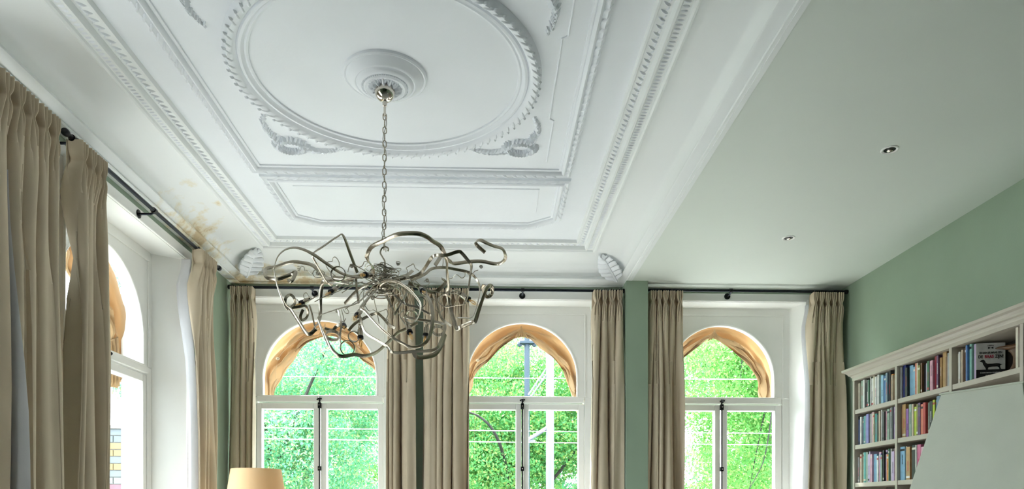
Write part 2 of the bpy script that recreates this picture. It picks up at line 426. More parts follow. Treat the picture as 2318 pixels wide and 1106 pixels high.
def fine(name, pts, label):
    mb = MB(); sweep_poly(mb, pts, FINE, closed=False); o = mb.build(name, M['plaster']); fixnormals(o); struct(name, o, None, label)
fine('trim_5', [(-1.285,4.70),(.338,4.70),(.342,5.06)], 'thin raised line inside the clipped panel')
fine('trim_6', [(.36,2.75),(.36,3.16),(.335,3.18),(.335,3.84),(.358,3.86),(.358,4.32)], 'thin stepped line beside the ceiling ring')
fine('trim_7', [(-1.43,5.20),(-1.25,5.33)], 'short thin line at the clipped panel corner, curtain side')
fine('trim_8', [(.30,5.33),(.49,5.19),(.485,5.27)], 'short thin line at the clipped panel corner, bookcase side')

# ring, ceiling rose
mb = MB(); n = 128
rprof = [(.640,ZC+.002),(.642,ZC-.008),(.652,ZC-.011),(.660,ZC-.006),(.668,ZC-.014),(.676,ZC-.022),(.688,ZC-.020),(.694,ZC-.010),(.700,ZC-.018),(.718,ZC-.034),(.736,ZC-.036),(.750,ZC-.022),(.757,ZC+.002)]
mb.rings([[Vector((CX0+.012+r*cos(2*pi*i/n), CY0+r*sin(2*pi*i/n), z)) for i in range(n)] for r, z in rprof], cap=False)
ring = mb.build('plaster_ring', M['plaster'], smooth=True); fixnormals(ring)
struct('plaster_ring', ring, None, 'large round leaf-wrapped plaster ring on the ceiling')
mb = MB(); k = 84
for i in range(k):
    a = 2*pi*i/k; er = Vector((cos(a),sin(a),0)); et = Vector((-sin(a),cos(a),0)); c = Vector((CX0+.012,CY0,ZC-.032)) + er*.730
    mb.dome(c, (et*.8+er*.6).normalized(), (er*.8-et*.6).normalized(), (0,0,-1), .030, .012, .010, 5, 2, .5)
    mb.dome(c+er*.016+et*.022, (er*.9+et*.45).normalized(), (et*.9-er*.45).normalized(), (0,0,-1), .013, .008, .012, 4, 2, .4)
r = mb.build('ring_leaf_relief', M['plaster'], ring, smooth=True); fixnormals(r); r['kind'] = 'stuff'

rose = empty('ceiling_rose', (CX0, CY0, ZC)); tag(rose, 'round stepped plaster ceiling rose above the chandelier chain', 'ceiling rose')
mb = MB(); mb.lathe([(.205,.002),(.203,-.010),(.196,-.016),(.188,-.012),(.182,-.020),(.168,-.026),(.158,-.040),(.146,-.044),(.140,-.040),(.134,-.048),(.124,-.056),(.116,-.058),(.112,-.054),(.104,-.062),(.097,-.066),(.090,-.062),(.02,-.062),(.002,-.062)], 64)
fixnormals(mb.build('stepped_disc', M['plaster'], rose, smooth=True))
mb = MB()
for i in range(12):
    a = 2*pi*i/12; er = Vector((cos(a),sin(a),0)); et = Vector((-sin(a),cos(a),0))
    mb.dome(er*.056+Vector((0,0,-.062)), er, et, (0,0,-1), .030, .014, .016, 6, 3, .5)
    for s in (-1, 1): mb.dome(er*.068+et*s*.010+Vector((0,0,-.062)), (er+et*s*.5).normalized(), (et-er*s*.5).normalized(), (0,0,-1), .014, .006, .012, 4, 2, .4)
for i in range(60):
    a = 2*pi*i/60; mb.sphere((.108*cos(a),.108*sin(a),-.060), .0042, 6)
fixnormals(mb.build('acanthus_relief', M['plaster'], rose, smooth=True))

# corner sprays with wreath
def ornament(c, mx, my, label):
    root = empty('plaster_wreath', (c[0], c[1], ZC)); tag(root, label, 'plaster ornament', 'wreath ornaments in the ceiling panel corners')
    rnd = random.Random(int(c[0]*100)+int(c[1]*10)); N = Vector((0,0,-1))
    def leaf(mb, x, y, a, ln, wd, h=.014):
        ax = Vector((cos(a)*mx, sin(a)*my, 0)); bx = Vector((-sin(a)*mx, cos(a)*my, 0))
        mb.dome((x*mx, y*my, .001), ax, bx, N, ln, wd, h, 5, 2, .5)
    mb = MB()
    for i in range(26):
        a = 2*pi*i/26; leaf(mb, .075*cos(a), .062*sin(a), a+pi/2+rnd.uniform(-.6,.6), .030, .013, .034)
        leaf(mb, .092*cos(a+.1), .078*sin(a+.1), a+rnd.uniform(-.3,.9), .024, .011, .024)
        leaf(mb, .058*cos(a+.2), .046*sin(a+.2), a+rnd.uniform(-.9,.9), .014, .007, .022)
    fixnormals(mb.build('wreath', M['plaster'], root, smooth=True))
    for sgn in (0, 1):
        mb = MB()
        for i in range(15):
            t = i/14; bend = .25*t
            if sgn == 0: x, y, a = -.07-.24*t, .02+.05*sin(t*3)-.02*t, pi-.1+bend
            else: x, y, a = .06+.03*sin(t*3), -.07-.24*t, -pi/2-.1+bend
            for s in (-1, 1): leaf(mb, x+rnd.uniform(-.006,.006), y+s*.012*(1-t)+rnd.uniform(-.006,.006), a+s*(.75-.3*t), .036*(1-.45*t), .012*(1-.3*t), .026*(1-.4*t))
            if i % 3 == 0: mb.sphere((x*mx, y*my, -.005), .009*(1-.5*t), 6)
        fixnormals(mb.build('leaf_spray', M['plaster'], root, smooth=True))
ornament((-1.15,4.17), -1, 1, 'plaster wreath and leaf sprays, panel corner above the left of the chandelier')
ornament((.19,4.15), 1, 1, 'plaster wreath and leaf sprays, panel corner right of the chandelier chain')
ornament((.20,2.83), 1, -1, 'plaster wreath and leaf sprays at the top picture edge, right of the ring')
ornament((-1.18,2.83), -1, -1, 'plaster wreath and leaf sprays at the top picture edge, left of the ring')

# acanthus leaves in the cove corners
def acanthus(base, tip, side, label):
    base, tip, side = Vector(base), Vector(tip), Vector(side).normalized()
    root = empty('acanthus_leaf', base); tag(root, label, 'plaster leaf', 'acanthus leaves in the cove corners')
    ax = tip-base; L = ax.length; ax.normalize(); side = (side-ax*side.dot(ax)).normalized(); N = side.cross(ax).normalized()
    if N.z > 0: N = -N
    W = .096; nl = 6
    def surf(t, q):                     # t base to tip, q -1..1 across; lobes sweep towards the tip and part at deep notches
        tt = t+.11*abs(q)*(1-.5*t); ph = (t*nl) % 1.0
        notch = max(0.0, 1-abs(ph-.04)/.16) if ph < .5 else max(0.0, 1-abs(ph-1.04)/.16)
        wd = W*(sin(pi*min(1, .12+.87*t**.80))**.72)*(1-.42*notch*sstep(.02,.2,t)*(1-sstep(.93,1,t)))
        up = .020+.30*W*abs(q)*sin(pi*min(1,t+.15))**.5+.016*(1-q*q)+.007*cos(2*pi*(t*nl-.5))*abs(q)**.6+.028*sstep(.72,1,t)
        return ax*(L*tt*.95)+side*q*wd+N*up
    for sg in (-1, 1):
        for i in range(nl):
            mb = MB(); rs = [[surf(lerp(i/nl+.006, (i+1)/nl-.006, k/10), sg*j/9) for j in range(10)] for k in range(11)]
            mb.rings(rs, closed_ring=False, cap=False); o = mb.build('leaf_lobe', M['stained'] if False else M['plaster'], root, smooth=True)
            o.modifiers.new('body', 'SOLIDIFY').thickness = .010
    mb = MB(); mb.tube([surf(k/14, 0)+N*.004 for k in range(15)], [lerp(.014,.004,k/14) for k in range(15)], 8); mb.build('midrib', M['plaster'], root, smooth=True)
acanthus(at(556,618,6.06), at(582,551,5.80), (.78,.62,.0), 'plaster acanthus leaf in the stained cove corner by the left wall')
acanthus(at(1398,628,6.06), at(1364,566,5.82), (.78,-.62,0), 'plaster acanthus leaf in the cove corner by the green pier')

# ------------------------------------------------------------------ windows
ZSPR, ZGB = 2.66, 2.485
def arch_pts(R, zs, zb, n=32):
    pts = [(R, zb)]
    for i in range(n+1): a = pi*i/n; pts.append((R*cos(a), zs+R*sin(a)))
    pts.append((-R, zb)); return pts
def window(name, loc, rz, R, hf, hi, label):
    root = empty(name, loc, rz); tag(root, label, kind='structure')
    W = M['white']; yf = .19; gp = .245
    for s in (-1, 1):
        mb = MB().prism([(s*hf,-.004),(s*hi,yf),(s*(hi+.03),WT),(s*(hf+.10),WT),(s*(hf+.02),.0)] if s > 0 else [(s*hf,-.004),(s*(hf+.02),.0),(s*(hf+.10),WT),(s*(hi+.03),WT),(s*hi,yf)], SILL, SOF)
        mb.build('jamb', W, root)
        c = MB().box((s*hf if s > 0 else s*(hf+.075), -.016, 0), (s*(hf+.075) if s > 0 else s*hf, 0, SOF+.07)); bevel(c.build('casing', W, root), .005)
        b = MB().box((s*(hf+.020)-.006, -.024, 0), (s*(hf+.020)+.006, -.015, SOF+.02)); bevel(b.build('casing_bead', W, root), .003)
    MB().prism([(-hf,-.004),(hf,-.004),(hf,WT),(-hf,WT)], SOF-.004, SOF+.03).build('soffit', W, root)
    bevel(MB().box((-hf-.075,-.018,SOF+.0),(hf+.075,0,SOF+.07)).build('casing', W, root), .005)
    # arched panel
    h = arch_pts(R, ZSPR, ZGB); k = len(h); mb = MB(); out = []
    for x, z in h:
        if z <= ZSPR+1e-6 or abs(x) > R*.80: 
            t = hi*(1 if x > 0 else -1); zz = ZGB if z == ZGB else (lerp(ZSPR, SOF, clamp((z-ZSPR)/(R*.6))) if z > ZSPR else ZSPR); out.append((t, zz))
        else: out.append((hi*x/(R*.80), SOF))
    for yy in (yf, yf+.05):
        pass
    n0 = len(mb.v)
    mb.v += [(x,yf,z) for x,z in h]+[(x,yf,z) for x,z in out]+[(x,gp+.03,z) for x,z in h]+[(x,gp+.03,z) for x,z in out]
    for i in range(k-1):
        mb.f += [[n0+i,n0+i+1,n0+k+i+1,n0+k+i], [n0+2*k+i,n0+3*k+i,n0+3*k+i+1,n0+2*k+i+1], [n0+i,n0+2*k+i,n0+2*k+i+1,n0+i+1]]
    fixnormals(mb.build('arch_panel', W, root))
    mb = MB(); mb.tube([(x*.992, yf+.002, (z-ZSPR)*.992+ZSPR if z > ZSPR else z) for x, z in arch_pts(R, ZSPR, ZGB, 40)], .011, 8)
    mb.build('arch_bead', W, root, smooth=True)
    pm = MB(); q = hi-.054
    for a, b in (((-q,yf-.010,3.232),(q,yf,3.246)), ((-q,yf-.010,ZGB),(-q+.013,yf,3.232)), ((q-.013,yf-.010,ZGB),(q,yf,3.232))): pm.box(a, b)
    bevel(pm.build('panel_moulding', W, root), .003)
    bevel(MB().box((-q+.02,yf-.012,2.434),(q-.02,gp+.03,ZGB)).build('transom', W, root), .006)
    bevel(MB().box((-R-.012,yf-.014,2.478),(R+.012,gp-.01,2.492)).build('transom_bead', W, root), .003)
    for s in (-1, 1):
        x0, x1 = sorted((s*.567, s*hi)); bevel(MB().box((x0,yf,SILL),(x1,gp+.04,ZGB)).build('frame_post', W, root), .004)
        # casement: stiles, rails, pane, cord
        cs = empty('casement'); cs.parent = root
        xo, xi = s*.562, s*.008; g0, g1 = s*(R+.002), s*.058
        def bar(nm, xa, xb, za, zb): 
            xa, xb = sorted((xa, xb)); bevel(MB().box((xa,yf+.004,za),(xb,gp+.022,zb)).build(nm, W, cs), .006)
        bar('stile', xo, g0, SILL+.03, 2.426); bar('stile', g1, xi, SILL+.03, 2.426)
        bar('rail', g0, g1, 2.372, 2.426); bar('rail', g0, g1, SILL+.03, SILL+.13)
        xa, xb = sorted((g0, g1)); MB().box((xa,gp,SILL+.12),(xb,gp+.005,2.376)).build('pane', M['glass'], cs)
    a = arch_pts(R+.004, ZSPR, ZGB-.004, 24); m2 = MB(); n0 = len(a)
    m2.v = [(x,gp,z) for x,z in a]+[(x,gp+.005,z) for x,z in a]
    m2.f = [list(range(n0)), list(range(n0,2*n0))[::-1]]+[[i,(i+1)%n0,n0+(i+1)%n0,n0+i] for i in range(n0)]
    m2.build('arch_pane', M['glass'], root)
    # espagnolette bolt
    bo = empty('espagnolette_bolt'); bo.parent = root
    MB().tube([(0,yf-.014,.9),(0,yf-.014,2.47)], .0068, 10).build('bolt_rod', M['black'], bo, smooth=True)
    kb = MB(); kb.lathe([(.001,0),(.010,.002),(.012,.010),(.006,.018),(.001,.02)], 12, (0,yf-.034,2.458), (0,-1,0))
    for i in range(4):
        t = pi*i/2+.25; kb.sphere((.017*cos(t), yf-.028, 2.456+.011*sin(t)), .0085, 8)
    kb.build('bolt_knob', M['black'], bo, smooth=True)
    for z, hh in ((2.402,.026), (1.838,.020)):
        bevel(MB().box((-.014,yf-.028,z-hh),(.014,yf+.005,z+hh)).build('bolt_guide', M['black'], bo), .003)
        MB().sphere((0,yf-.030,z), .006, 8).build('guide_screw', M['chrome'], bo, smooth=True)
    bevel(MB().box((-hf,-.05,SILL-.03),(hf,WT+.04,SILL+.004)).build('sill', W, root), .006)
    return root
for i, (c, R) in enumerate(BACKW):
    window('window_%d' % (i+1), (c, YB, 0), 0, R, HF_B, HI_B, ['white arched window behind the chandelier', 'white arched window with the poles outside, beside the green pier', 'white arched window nearest the bookcase'][i])
for i, c in enumerate(LEFTW):
    window('window_%d' % (i+4), (XL, c, 0), pi/2, .51, HF_L, HI_L, ['white arched window in the left wall', 'white arched left wall window nearer the viewer', 'white arched left wall window beside the viewer'][i])

# ------------------------------------------------------------------ awnings outside the windows
IN_PTS = [(-1.0,-.42),(-.93,-.15),(-.84,.10),(-.64,.32),(-.34,.62),(0,.79),(.34,.64),(.64,.34),(.84,.12),(.93,-.15),(1.0,-.42)]
def awning(loc, rz, R, label, seed, drop=False, sgn=1):
    root = empty('awning', loc, rz); tag(root, label, 'awning', 'folded tan awnings outside the arched windows')
    rnd = random.Random(seed); Ro = R*1.16
    ii = crom([Vector((x*(1+rnd.uniform(-.02,.02)),0,z*(1+rnd.uniform(-.05,.05)))) for x, z in IN_PTS], 8); m = len(ii)
    nv = 22; ph = [rnd.uniform(0,6) for _ in range(6)]; rs = []
    for j in range(m):
        t = j/(m-1); a = pi*(1.0-t); 
        if t < .12: o = Vector((-Ro,0,lerp(-.5*R,0,t/.12)))
        elif t > .88: o = Vector((Ro,0,lerp(0,-.5*R,(t-.88)/.12)))
        else: a = pi*(1-(t-.12)/.76); o = Vector((Ro*cos(a),0,Ro*sin(a)))
        I = Vector((ii[j].x*R*1.03,0,ii[j].z*R*1.06)); row = []
        pinch = 1-.6*math.exp(-((t-.5)/.05)**2)
        for q in range(nv):
            v = q/(nv-1); p = o.lerp(I, v)
            y = .40+.06*v+.035*sin(v*5.0+ph[0]+1.5*sin(t*6+ph[5]))+pinch*sstep(.2,.7,v)*(.042*sin(v*17+3.0*sin(t*8+ph[1])+ph[2])+.020*sin(t*44+v*11+ph[3]))+.018*abs(sin(t*15+ph[4]+v))+.010*abs(sin(t*29+ph[2]-2*v))
            p = p + Vector((0,y,0)) + Vector((sin(t*31+v*6+ph[5]),0,cos(t*27+v*5)))*.006*v
            row.append(p + Vector((0,0,ZSPR+.02)))
        rs.append(row)
    mb = MB(); mb.rings(rs, closed_ring=False, cap=False)
    o = mb.build('canopy', M['awning'], root, smooth=True); sm = o.modifiers.new('cloth', 'SOLIDIFY'); sm.thickness = .003
    # gathered hem along the free edge, in two bunched rolls
    for lay in range(2):
        pts = []; rad = []
        for j in range(m):
            t = j/(m-1); p = rs[j][-1].lerp(rs[j][0], .05+.10*lay); pts.append(p+Vector((0,.02-.03*lay,.004*sin(t*50+lay))))
            rad.append((.014+.008*sin(t*19+ph[lay])+.006*sin(t*47+ph[3-lay]))*(.6+.4*abs(t-.5)*2))
        MB().tube(pts, rad, 7).build('gathered_hem', M['awning'], root, smooth=True)
    mb = MB()
    for q in range(5): mb.dome((.016*(q-2),.385,ZSPR+R*(.93-.03*abs(q-2))), Vector((.35*(q-2),0,-1)).normalized(), Vector((1,0,.35*(q-2))).normalized(), (0,-1,0), .050, .012, .016, 5, 2, .2)
    fixnormals(mb.build('gather_knot', M['awning'], root, smooth=True))
    MB().tube(crom([(-.01,.33,ZSPR+R*.95),(-.30,.325,ZSPR+R*.60),(-.80*R,.32,ZSPR+R*.36)],5), .0013, 5).build('pull_cord', M['cord'], root)
    MB().tube(crom([(-.80*R,.32,ZSPR+R*.36),(-.84*R,.32,ZSPR),(-.86*R,.32,ZGB-.5)],5), .0010, 5).build('pull_cord', M['cord'], root)
    MB().sphere((-.80*R,.32,ZSPR+R*.36), .015, 10, (1.2,1,.9)).build('cord_toggle', M['cord'], root, smooth=True)
    if drop:       # side cheek of the canopy with a scalloped edge
        mb = MB(); rs2 = []
        for j in range(41):
            t = j/40; x = R*(1.02-.30*t); zb = 2.34+.014*abs(sin(t*pi*6)); row = []
            for q in range(8):
                v = q/7; row.append((x+.01*sin(v*4), .42+.03*sin(t*38)*(.4+.6*v)+.05*t, lerp(ZSPR+.05-.1*t, zb, v)))
            rs2.append(row)
        mb.rings(rs2, closed_ring=False, cap=False); o = mb.build('side_cheek', M['awning'], root, smooth=True); o.modifiers.new('cloth','SOLIDIFY').thickness = .003
AWL = ['folded tan orange awning outside the window behind the chandelier', 'folded tan orange awning outside the window beside the green pier', 'folded tan orange awning outside the window nearest the bookcase']
for i, (c, R) in enumerate(BACKW): awning((c, YB, 0), 0, R, AWL[i], 11+i*5)
awning((XL, LEFTW[0], 0), pi/2, .61, 'folded tan orange awning with hanging cheek outside the left wall window', 31, True)

# ------------------------------------------------------------------ curtain rods
def rod(name, a, b, brackets, label, wall, z=3.362):
    """a, b ends in xy; wall: unit vector to the wall; brackets: fractions"""
    a, b, wl = Vector((*a, z)), Vector((*b, z)), Vector((*wall, 0)); d = (b-a).normalized()
    root = empty(name, a); tag(root, label, 'curtain rod', 'black curtain rods')
    mb = MB(); mb.tube([Vector(), b-a], .0125, 14); mb.build('pole', M['rod'], root, smooth=True)
    for p, s in ((Vector(), -1), (b-a, 1)):
        m2 = MB(); m2.lathe([(.001,-.012),(.017,-.010),(.019,0),(.019,.014),(.015,.020),(.001,.021)], 14, p, d*s); m2.build('finial', M['black'], root, smooth=True)
    L = (b-a).length
    for f in brackets:
        br = empty('bracket'); br.parent = root; br.location = d*(f*L)
        MB().lathe([(.001,-.02),(.027,-.02),(.027,.006),(.020,.009),(.001,.009)], 20, wl*.098+Vector((0,0,-.022)), -wl).build('wall_plate', M['black'], br, smooth=True)
        MB().tube([wl*.095+Vector((0,0,-.022)), wl*.02+Vector((0,0,-.022)), Vector((0,0,-.010))], .0075, 10).build('arm', M['rod'], br, smooth=True)
        cl = MB(); cl.lathe([(.0127,-.014),(.0175,-.014),(.0175,.014),(.0127,.014)], 16, (0,0,0), d); cl.build('collar', M['black'], br, smooth=True)
    return root
YROD, XROD = 6.085, -2.105
rod('curtain_rod', (-2.19,YROD), (1.172,YROD), (.205,.74), 'long black curtain rod above the two windows behind the chandelier', (0,1))
rod('curtain_rod', (1.375,YROD), (3.13,YROD), (.42,), 'black curtain rod above the window nearest the bookcase', (0,1), 3.375)
rod('curtain_rod', (XROD,3.60), (XROD,5.60), (.03,.465,.95), 'black curtain rod on the left wall above the half-open window', (-1,0))
rod('curtain_rod', (XROD,1.2), (XROD,3.24), (.05,.5), 'black curtain rod end at the left picture edge', (-1,0))

# ------------------------------------------------------------------ curtains
def curtain(a, b, outd, label, npl, f0=0., f1=0., seed=1, ztop=3.352, amp=.068, fing=.045, lining=None, group='taupe pinch-pleated curtains'):
    """a, b: ends of the heading in xy; outd: unit vector into the room; f0, f1: how far the ends wander towards the floor"""
    a, b, od = Vector((*a,0)), Vector((*b,0)), Vector((*outd,0)); d = (b-a); L = d.length; d.normalize()
    root = empty('curtain', (a.x, a.y, 0)); tag(root, label, 'curtain', group)
    rnd = random.Random(seed); per = 40; nu = npl*per
    A = [rnd.uniform(.8,1.2) for _ in range(npl+1)]; PH = [rnd.uniform(-.22,.22) for _ in range(npl+2)]; DR = [rnd.uniform(-1,1) for _ in range(npl+2)]
    WD = [rnd.uniform(.7,1.3) for _ in range(npl)]; tw = sum(WD); ST0 = [sum(WD[:k])/tw for k in range(npl+1)]
    vs = [0,.006,.02,.035,.05,.064,.076,.086,.094,.102,.112,.125,.145,.17,.21,.26,.34,.46,.6,.8,1.05,1.35,1.7,2.1,2.6,3.0,ztop-.02]
    rs = []
    for h in vs:
        row = []; z = ztop-h; deep = h/(ztop)
        head = 1-sstep(.10,.30,h); pin = math.exp(-((h-.092)/.026)**2)
        for i in range(nu+1):
            u = i/nu; pl = min(npl-1, int(u*npl)); q = u*npl-pl; c = q-.5
            # heading: three fingers per pleat, fanned at the top, pinched at .09 m, released below into one soft fold
            ac = abs(c); inside = ac < .40
            cc = c*(1-.60*pin) if inside else math.copysign(lerp(.40*(1-.60*pin), .5, (ac-.40)/.10), c)
            tri = abs(cos(pi*(c/.40)*1.5))**.7 if inside else 0.0
            hy = fing*(tri*(1-.35*pin)+.25*pin*(1 if inside else 0)) - (.022 if not inside else 0)
            ph = PH[pl]*(1-q)+PH[pl+1]*q; low = sstep(.15,.9,h); uu = u*npl*.74+(.35*sin(u*npl*1.3+seed)+.10*sin(u*npl*3.1+2*seed))+.12*sin(h*1.1+seed+u*3); e = c; e2 = uu-.5
            ridge = 2*lerp(abs(cos(pi*e))**.45, abs(cos(pi*e2))**.5, low)-1.2
            ly = amp*A[pl]*(.75+.35*sstep(.1,1.6,h))*ridge + .008*sin(u*npl*4.1+h*1.7+seed) + .012*sin(h*2.3+u*7+seed)
            y = hy*head+ly*(1-head)
            dr = (DR[pl]*(1-q)+DR[pl+1]*q)*.03*deep
            x = (ST0[pl]+(ST0[pl+1]-ST0[pl])*(.5+cc))*L + dr + lerp(f0, f1, u)*(deep**.8)
            x += L/npl*.16*(1-head)*lerp(sin(2*pi*e), sin(2*pi*e2), low)*(0.6+.6*deep)
            fan = .10*(1-sstep(0,.09,h))*c*L/npl if inside else 0
            dz = .005*tri if h < .03 else 0
            p = d*(x+fan)+od*y; row.append((p.x, p.y, z+dz))
        rs.append(row)
    mb = MB(); mb.rings(rs, closed_ring=False, cap=False)
    o = mb.build('cloth', M['curtain'], root, smooth=True)
    o.data.polygons.foreach_set('use_smooth', [True]*len(o.data.polygons))
    sm = o.modifiers.new('cloth', 'SOLIDIFY'); sm.thickness = .0035; sm.offset = 0
    for s, f in ((0, f0), (1, f1)):
        # lining turned in along the edge
        if lining is not None and s == lining:
            r2 = []
            for k, h in enumerate(vs[6:]):
                e = Vector(rs[k+6][-1 if s else 0]); e2 = Vector(rs[k+6][-4 if s else 3])
                dd = d*(1 if s else -1); bulge = .006+.030*sstep(.3,1.8,h)
                r2.append([e2-od*.012, e-od*.012, e+dd*bulge*.5-od*.02, e+dd*bulge-od*.05, e+dd*bulge*.6-od*.075])
            m2 = MB(); m2.rings([[tuple(p) for p in r] for r in r2], closed_ring=False, cap=False)
            o2 = m2.build('lining', M['lining'], root, smooth=True); o2.modifiers.new('cloth','SOLIDIFY').thickness = .002
    for i in range(npl):
        x = (ST0[i]+ST0[i+1])/2*L
        g = MB(); ring_c = d*x+Vector((0,0,3.362))
        pts = [ring_c+od*.0185*cos(t)+Vector((0,0,.0185*sin(t)-.003)) for t in [2*pi*k/14 for k in range(14)]]
        g.tube(pts, .0032, 6, loop=True); g.build('ring', M['black'], root, smooth=True)
    return root
B = (0,-1); Lx = (1,0)
curtain((-2.185,6.08), (-1.985,6.08), B, 'narrow taupe curtain in the back corner by the left wall', 4, -.04, .03, 3)
curtain((-.86,6.08), (-.635,6.08), B, 'taupe curtain directly behind the chandelier, left of the green strip', 4, .0, .03, 5)
curtain((-.555,6.08), (-.165,6.08), B, 'wide taupe curtain behind the chandelier, right of the green strip', 6, .0, .0, 9)
curtain((.90,6.08), (1.165,6.08), B, 'taupe curtain left of the green pier', 4, -.045, .0, 12)
curtain((1.39,6.08), (1.69,6.08), B, 'taupe curtain right of the green pier', 5, -.045, .03, 17)
curtain((2.815,6.08), (3.10,6.08), B, 'taupe curtain beside the bookcase', 5, -.07, .025, 23, lining=0)
curtain((XROD,5.16), (XROD,5.46), Lx, 'taupe left wall curtain at the far side of its window, near the corner', 4, -.01, .07, 29, amp=.05, lining=0)
curtain((XROD,3.64), (XROD,3.90), Lx, 'dark taupe left wall curtain below the rod finial, covering the half-hidden window', 4, .0, .04, 37, amp=.06, fing=.05)
curtain((XROD,2.95), (XROD,3.475), Lx, 'large taupe curtain at the left picture edge', 6, -.05, .06, 41, amp=.085, fing=.055, lining=None)

# turned-back leading edge of the large curtain: its pale lining shows as a vertical strip
lc = [o for o in COL.objects if o.get('label') == 'large taupe curtain at the left picture edge'][0]
rs = []
for k in range(15):
    t = k/14; z = lerp(2.95, .03, t); wv = .001+.036*sstep(.05,.5,t); ou = -.07*(1-sstep(0,.4,t))
    rs.append([Vector((.02, .168-wv*.2, z)), Vector((.085+.025*t+ou, .168, z)), Vector((.105+.03*t+ou, .168+wv*.5, z)), Vector((.095+.025*t+ou, .168+wv, z)), Vector((.02, .168+wv*1.3, z))])
m2 = MB(); m2.rings(rs, closed_ring=False, cap=False); o = m2.build('lining', M['lining'], lc, smooth=True); o.modifiers.new('cloth','SOLIDIFY').thickness = .002

# ------------------------------------------------------------------ recessed downlights
for (x, y), lb in (((2.155,5.004), 'small recessed ceiling spotlight nearer the windows'), ((2.167,3.746), 'recessed ceiling spotlight nearer the viewer, above the bookcase')):
    t = empty('recessed_spotlight', (x, y, ZR)); tag(t, lb, 'ceiling light', 'recessed spotlights in the plain ceiling')
    MB().lathe([(.030,.001),(.045,.001),(.045,-.004),(.040,-.006),(.031,-.003),(.030,.001)], 28).build('trim_ring', M['white'], t, smooth=True)
    MB().lathe([(.001,-.0005),(.030,-.0005),(.030,-.003),(.012,-.0015),(.001,-.0015)], 24).build('reflector', M['rod'], t, smooth=True)
    MB().lathe([(.001,-.010),(.010,-.009),(.016,-.004),(.016,-.001),(.001,-.001)], 20, (.006,.008,0)).build('lamp', M['chrome'], t, smooth=True)

# ------------------------------------------------------------------ bookcase
XS = 2.87
bk = empty('bookcase', (0,0,0)); tag(bk, 'cream built-in bookcase with moulded cornice along the right wall', 'bookcase')
S = M['shelf']
DIV = [5.462, 4.884, 4.298, 3.712, 3.126, 2.54, 1.95]; ST = .026
SHZ = [2.253, 1.977, 1.682, 1.39, 1.10, .80]
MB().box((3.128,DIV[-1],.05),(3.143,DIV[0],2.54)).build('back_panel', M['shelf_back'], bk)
for y in DIV: bevel(MB().box((XS,y-ST/2,.08),(3.128,y+ST/2,2.50)).build('upright', S, bk), .002)
for z in SHZ+[.42, .10]:
    for i in range(len(DIV)-1): bevel(MB().box((XS+.004,DIV[i+1]+ST/2,z-.032),(3.128,DIV[i]-ST/2,z)).build('shelf', S, bk), .002)
bevel(MB().box((XS-.004,DIV[-1],2.482),(3.128,DIV[0]+ST/2,2.515)).build('top_rail', S, bk), .002)
bevel(MB().box((XS+.02,DIV[-1],0),(3.13,DIV[0],.08)).build('plinth', S, bk), .002)
cp = [(0,2.505),(.006,2.512),(.010,2.520),(.022,2.526),(.026,2.536),(.040,2.548),(.056,2.556),(.058,2.572),(.050,2.576)]
mb = MB(); n0 = 0; k = len(cp); yA, yB_ = DIV[0]+ST/2, DIV[-1]
for p, z in cp: mb.v += [(3.14,yA+p,z),(XS-.004-p,yA+p,z),(XS-.004-p,yB_,z)]
mb.v += [(3.14,yA,2.576),(XS,yA,2.576),(XS,yB_,2.576)]
for i in range(k):
    for j in range(2): mb.f.append([i*3+j, i*3+j+1, (i+1)*3+j+1, (i+1)*3+j])
o = mb.build('cornice', S, bk); fixnormals(o)
MB().box((XS-.05,yB_,2.572),(3.143,yA+.045,2.578)).build('top_board', S, bk)

# ------------------------------------------------------------------ books
BC = dict(cream=(.72,.66,.53), white=(.78,.77,.74), grey=(.36,.37,.37), charcoal=(.07,.075,.08), black=(.015,.015,.018), navy=(.02,.03,.16), blue=(.08,.20,.48),
  skyblue=(.28,.52,.72), steel=(.20,.29,.38), teal=(.10,.40,.38), mint=(.34,.66,.54), sage=(.30,.40,.32), green=(.04,.16,.08), lime=(.50,.62,.05), olive=(.25,.24,.06),
  lilac=(.56,.44,.66), purple=(.30,.12,.42), plum=(.14,.06,.15), pink=(.74,.42,.52), rose=(.62,.15,.28), red=(.50,.05,.05), crimson=(.28,.02,.04), orange=(.72,.26,.04),
  tan=(.50,.31,.13), beige=(.62,.50,.36), brown=(.20,.10,.05), coral=(.66,.20,.12), violet=(.26,.24,.58))
BM = {k: mat('book_cover_'+k, tuple(c*.85 for c in v), .45, noise=.12, nscale=25) for k, v in BC.items()}
ORD = ['first','second','third','fourth','fifth','sixth','seventh','eighth','ninth','tenth','eleventh','twelfth','thirteenth','fourteenth','fifteenth','sixteenth','seventeenth','eighteenth','nineteenth','twentieth','twenty-first','twenty-second']
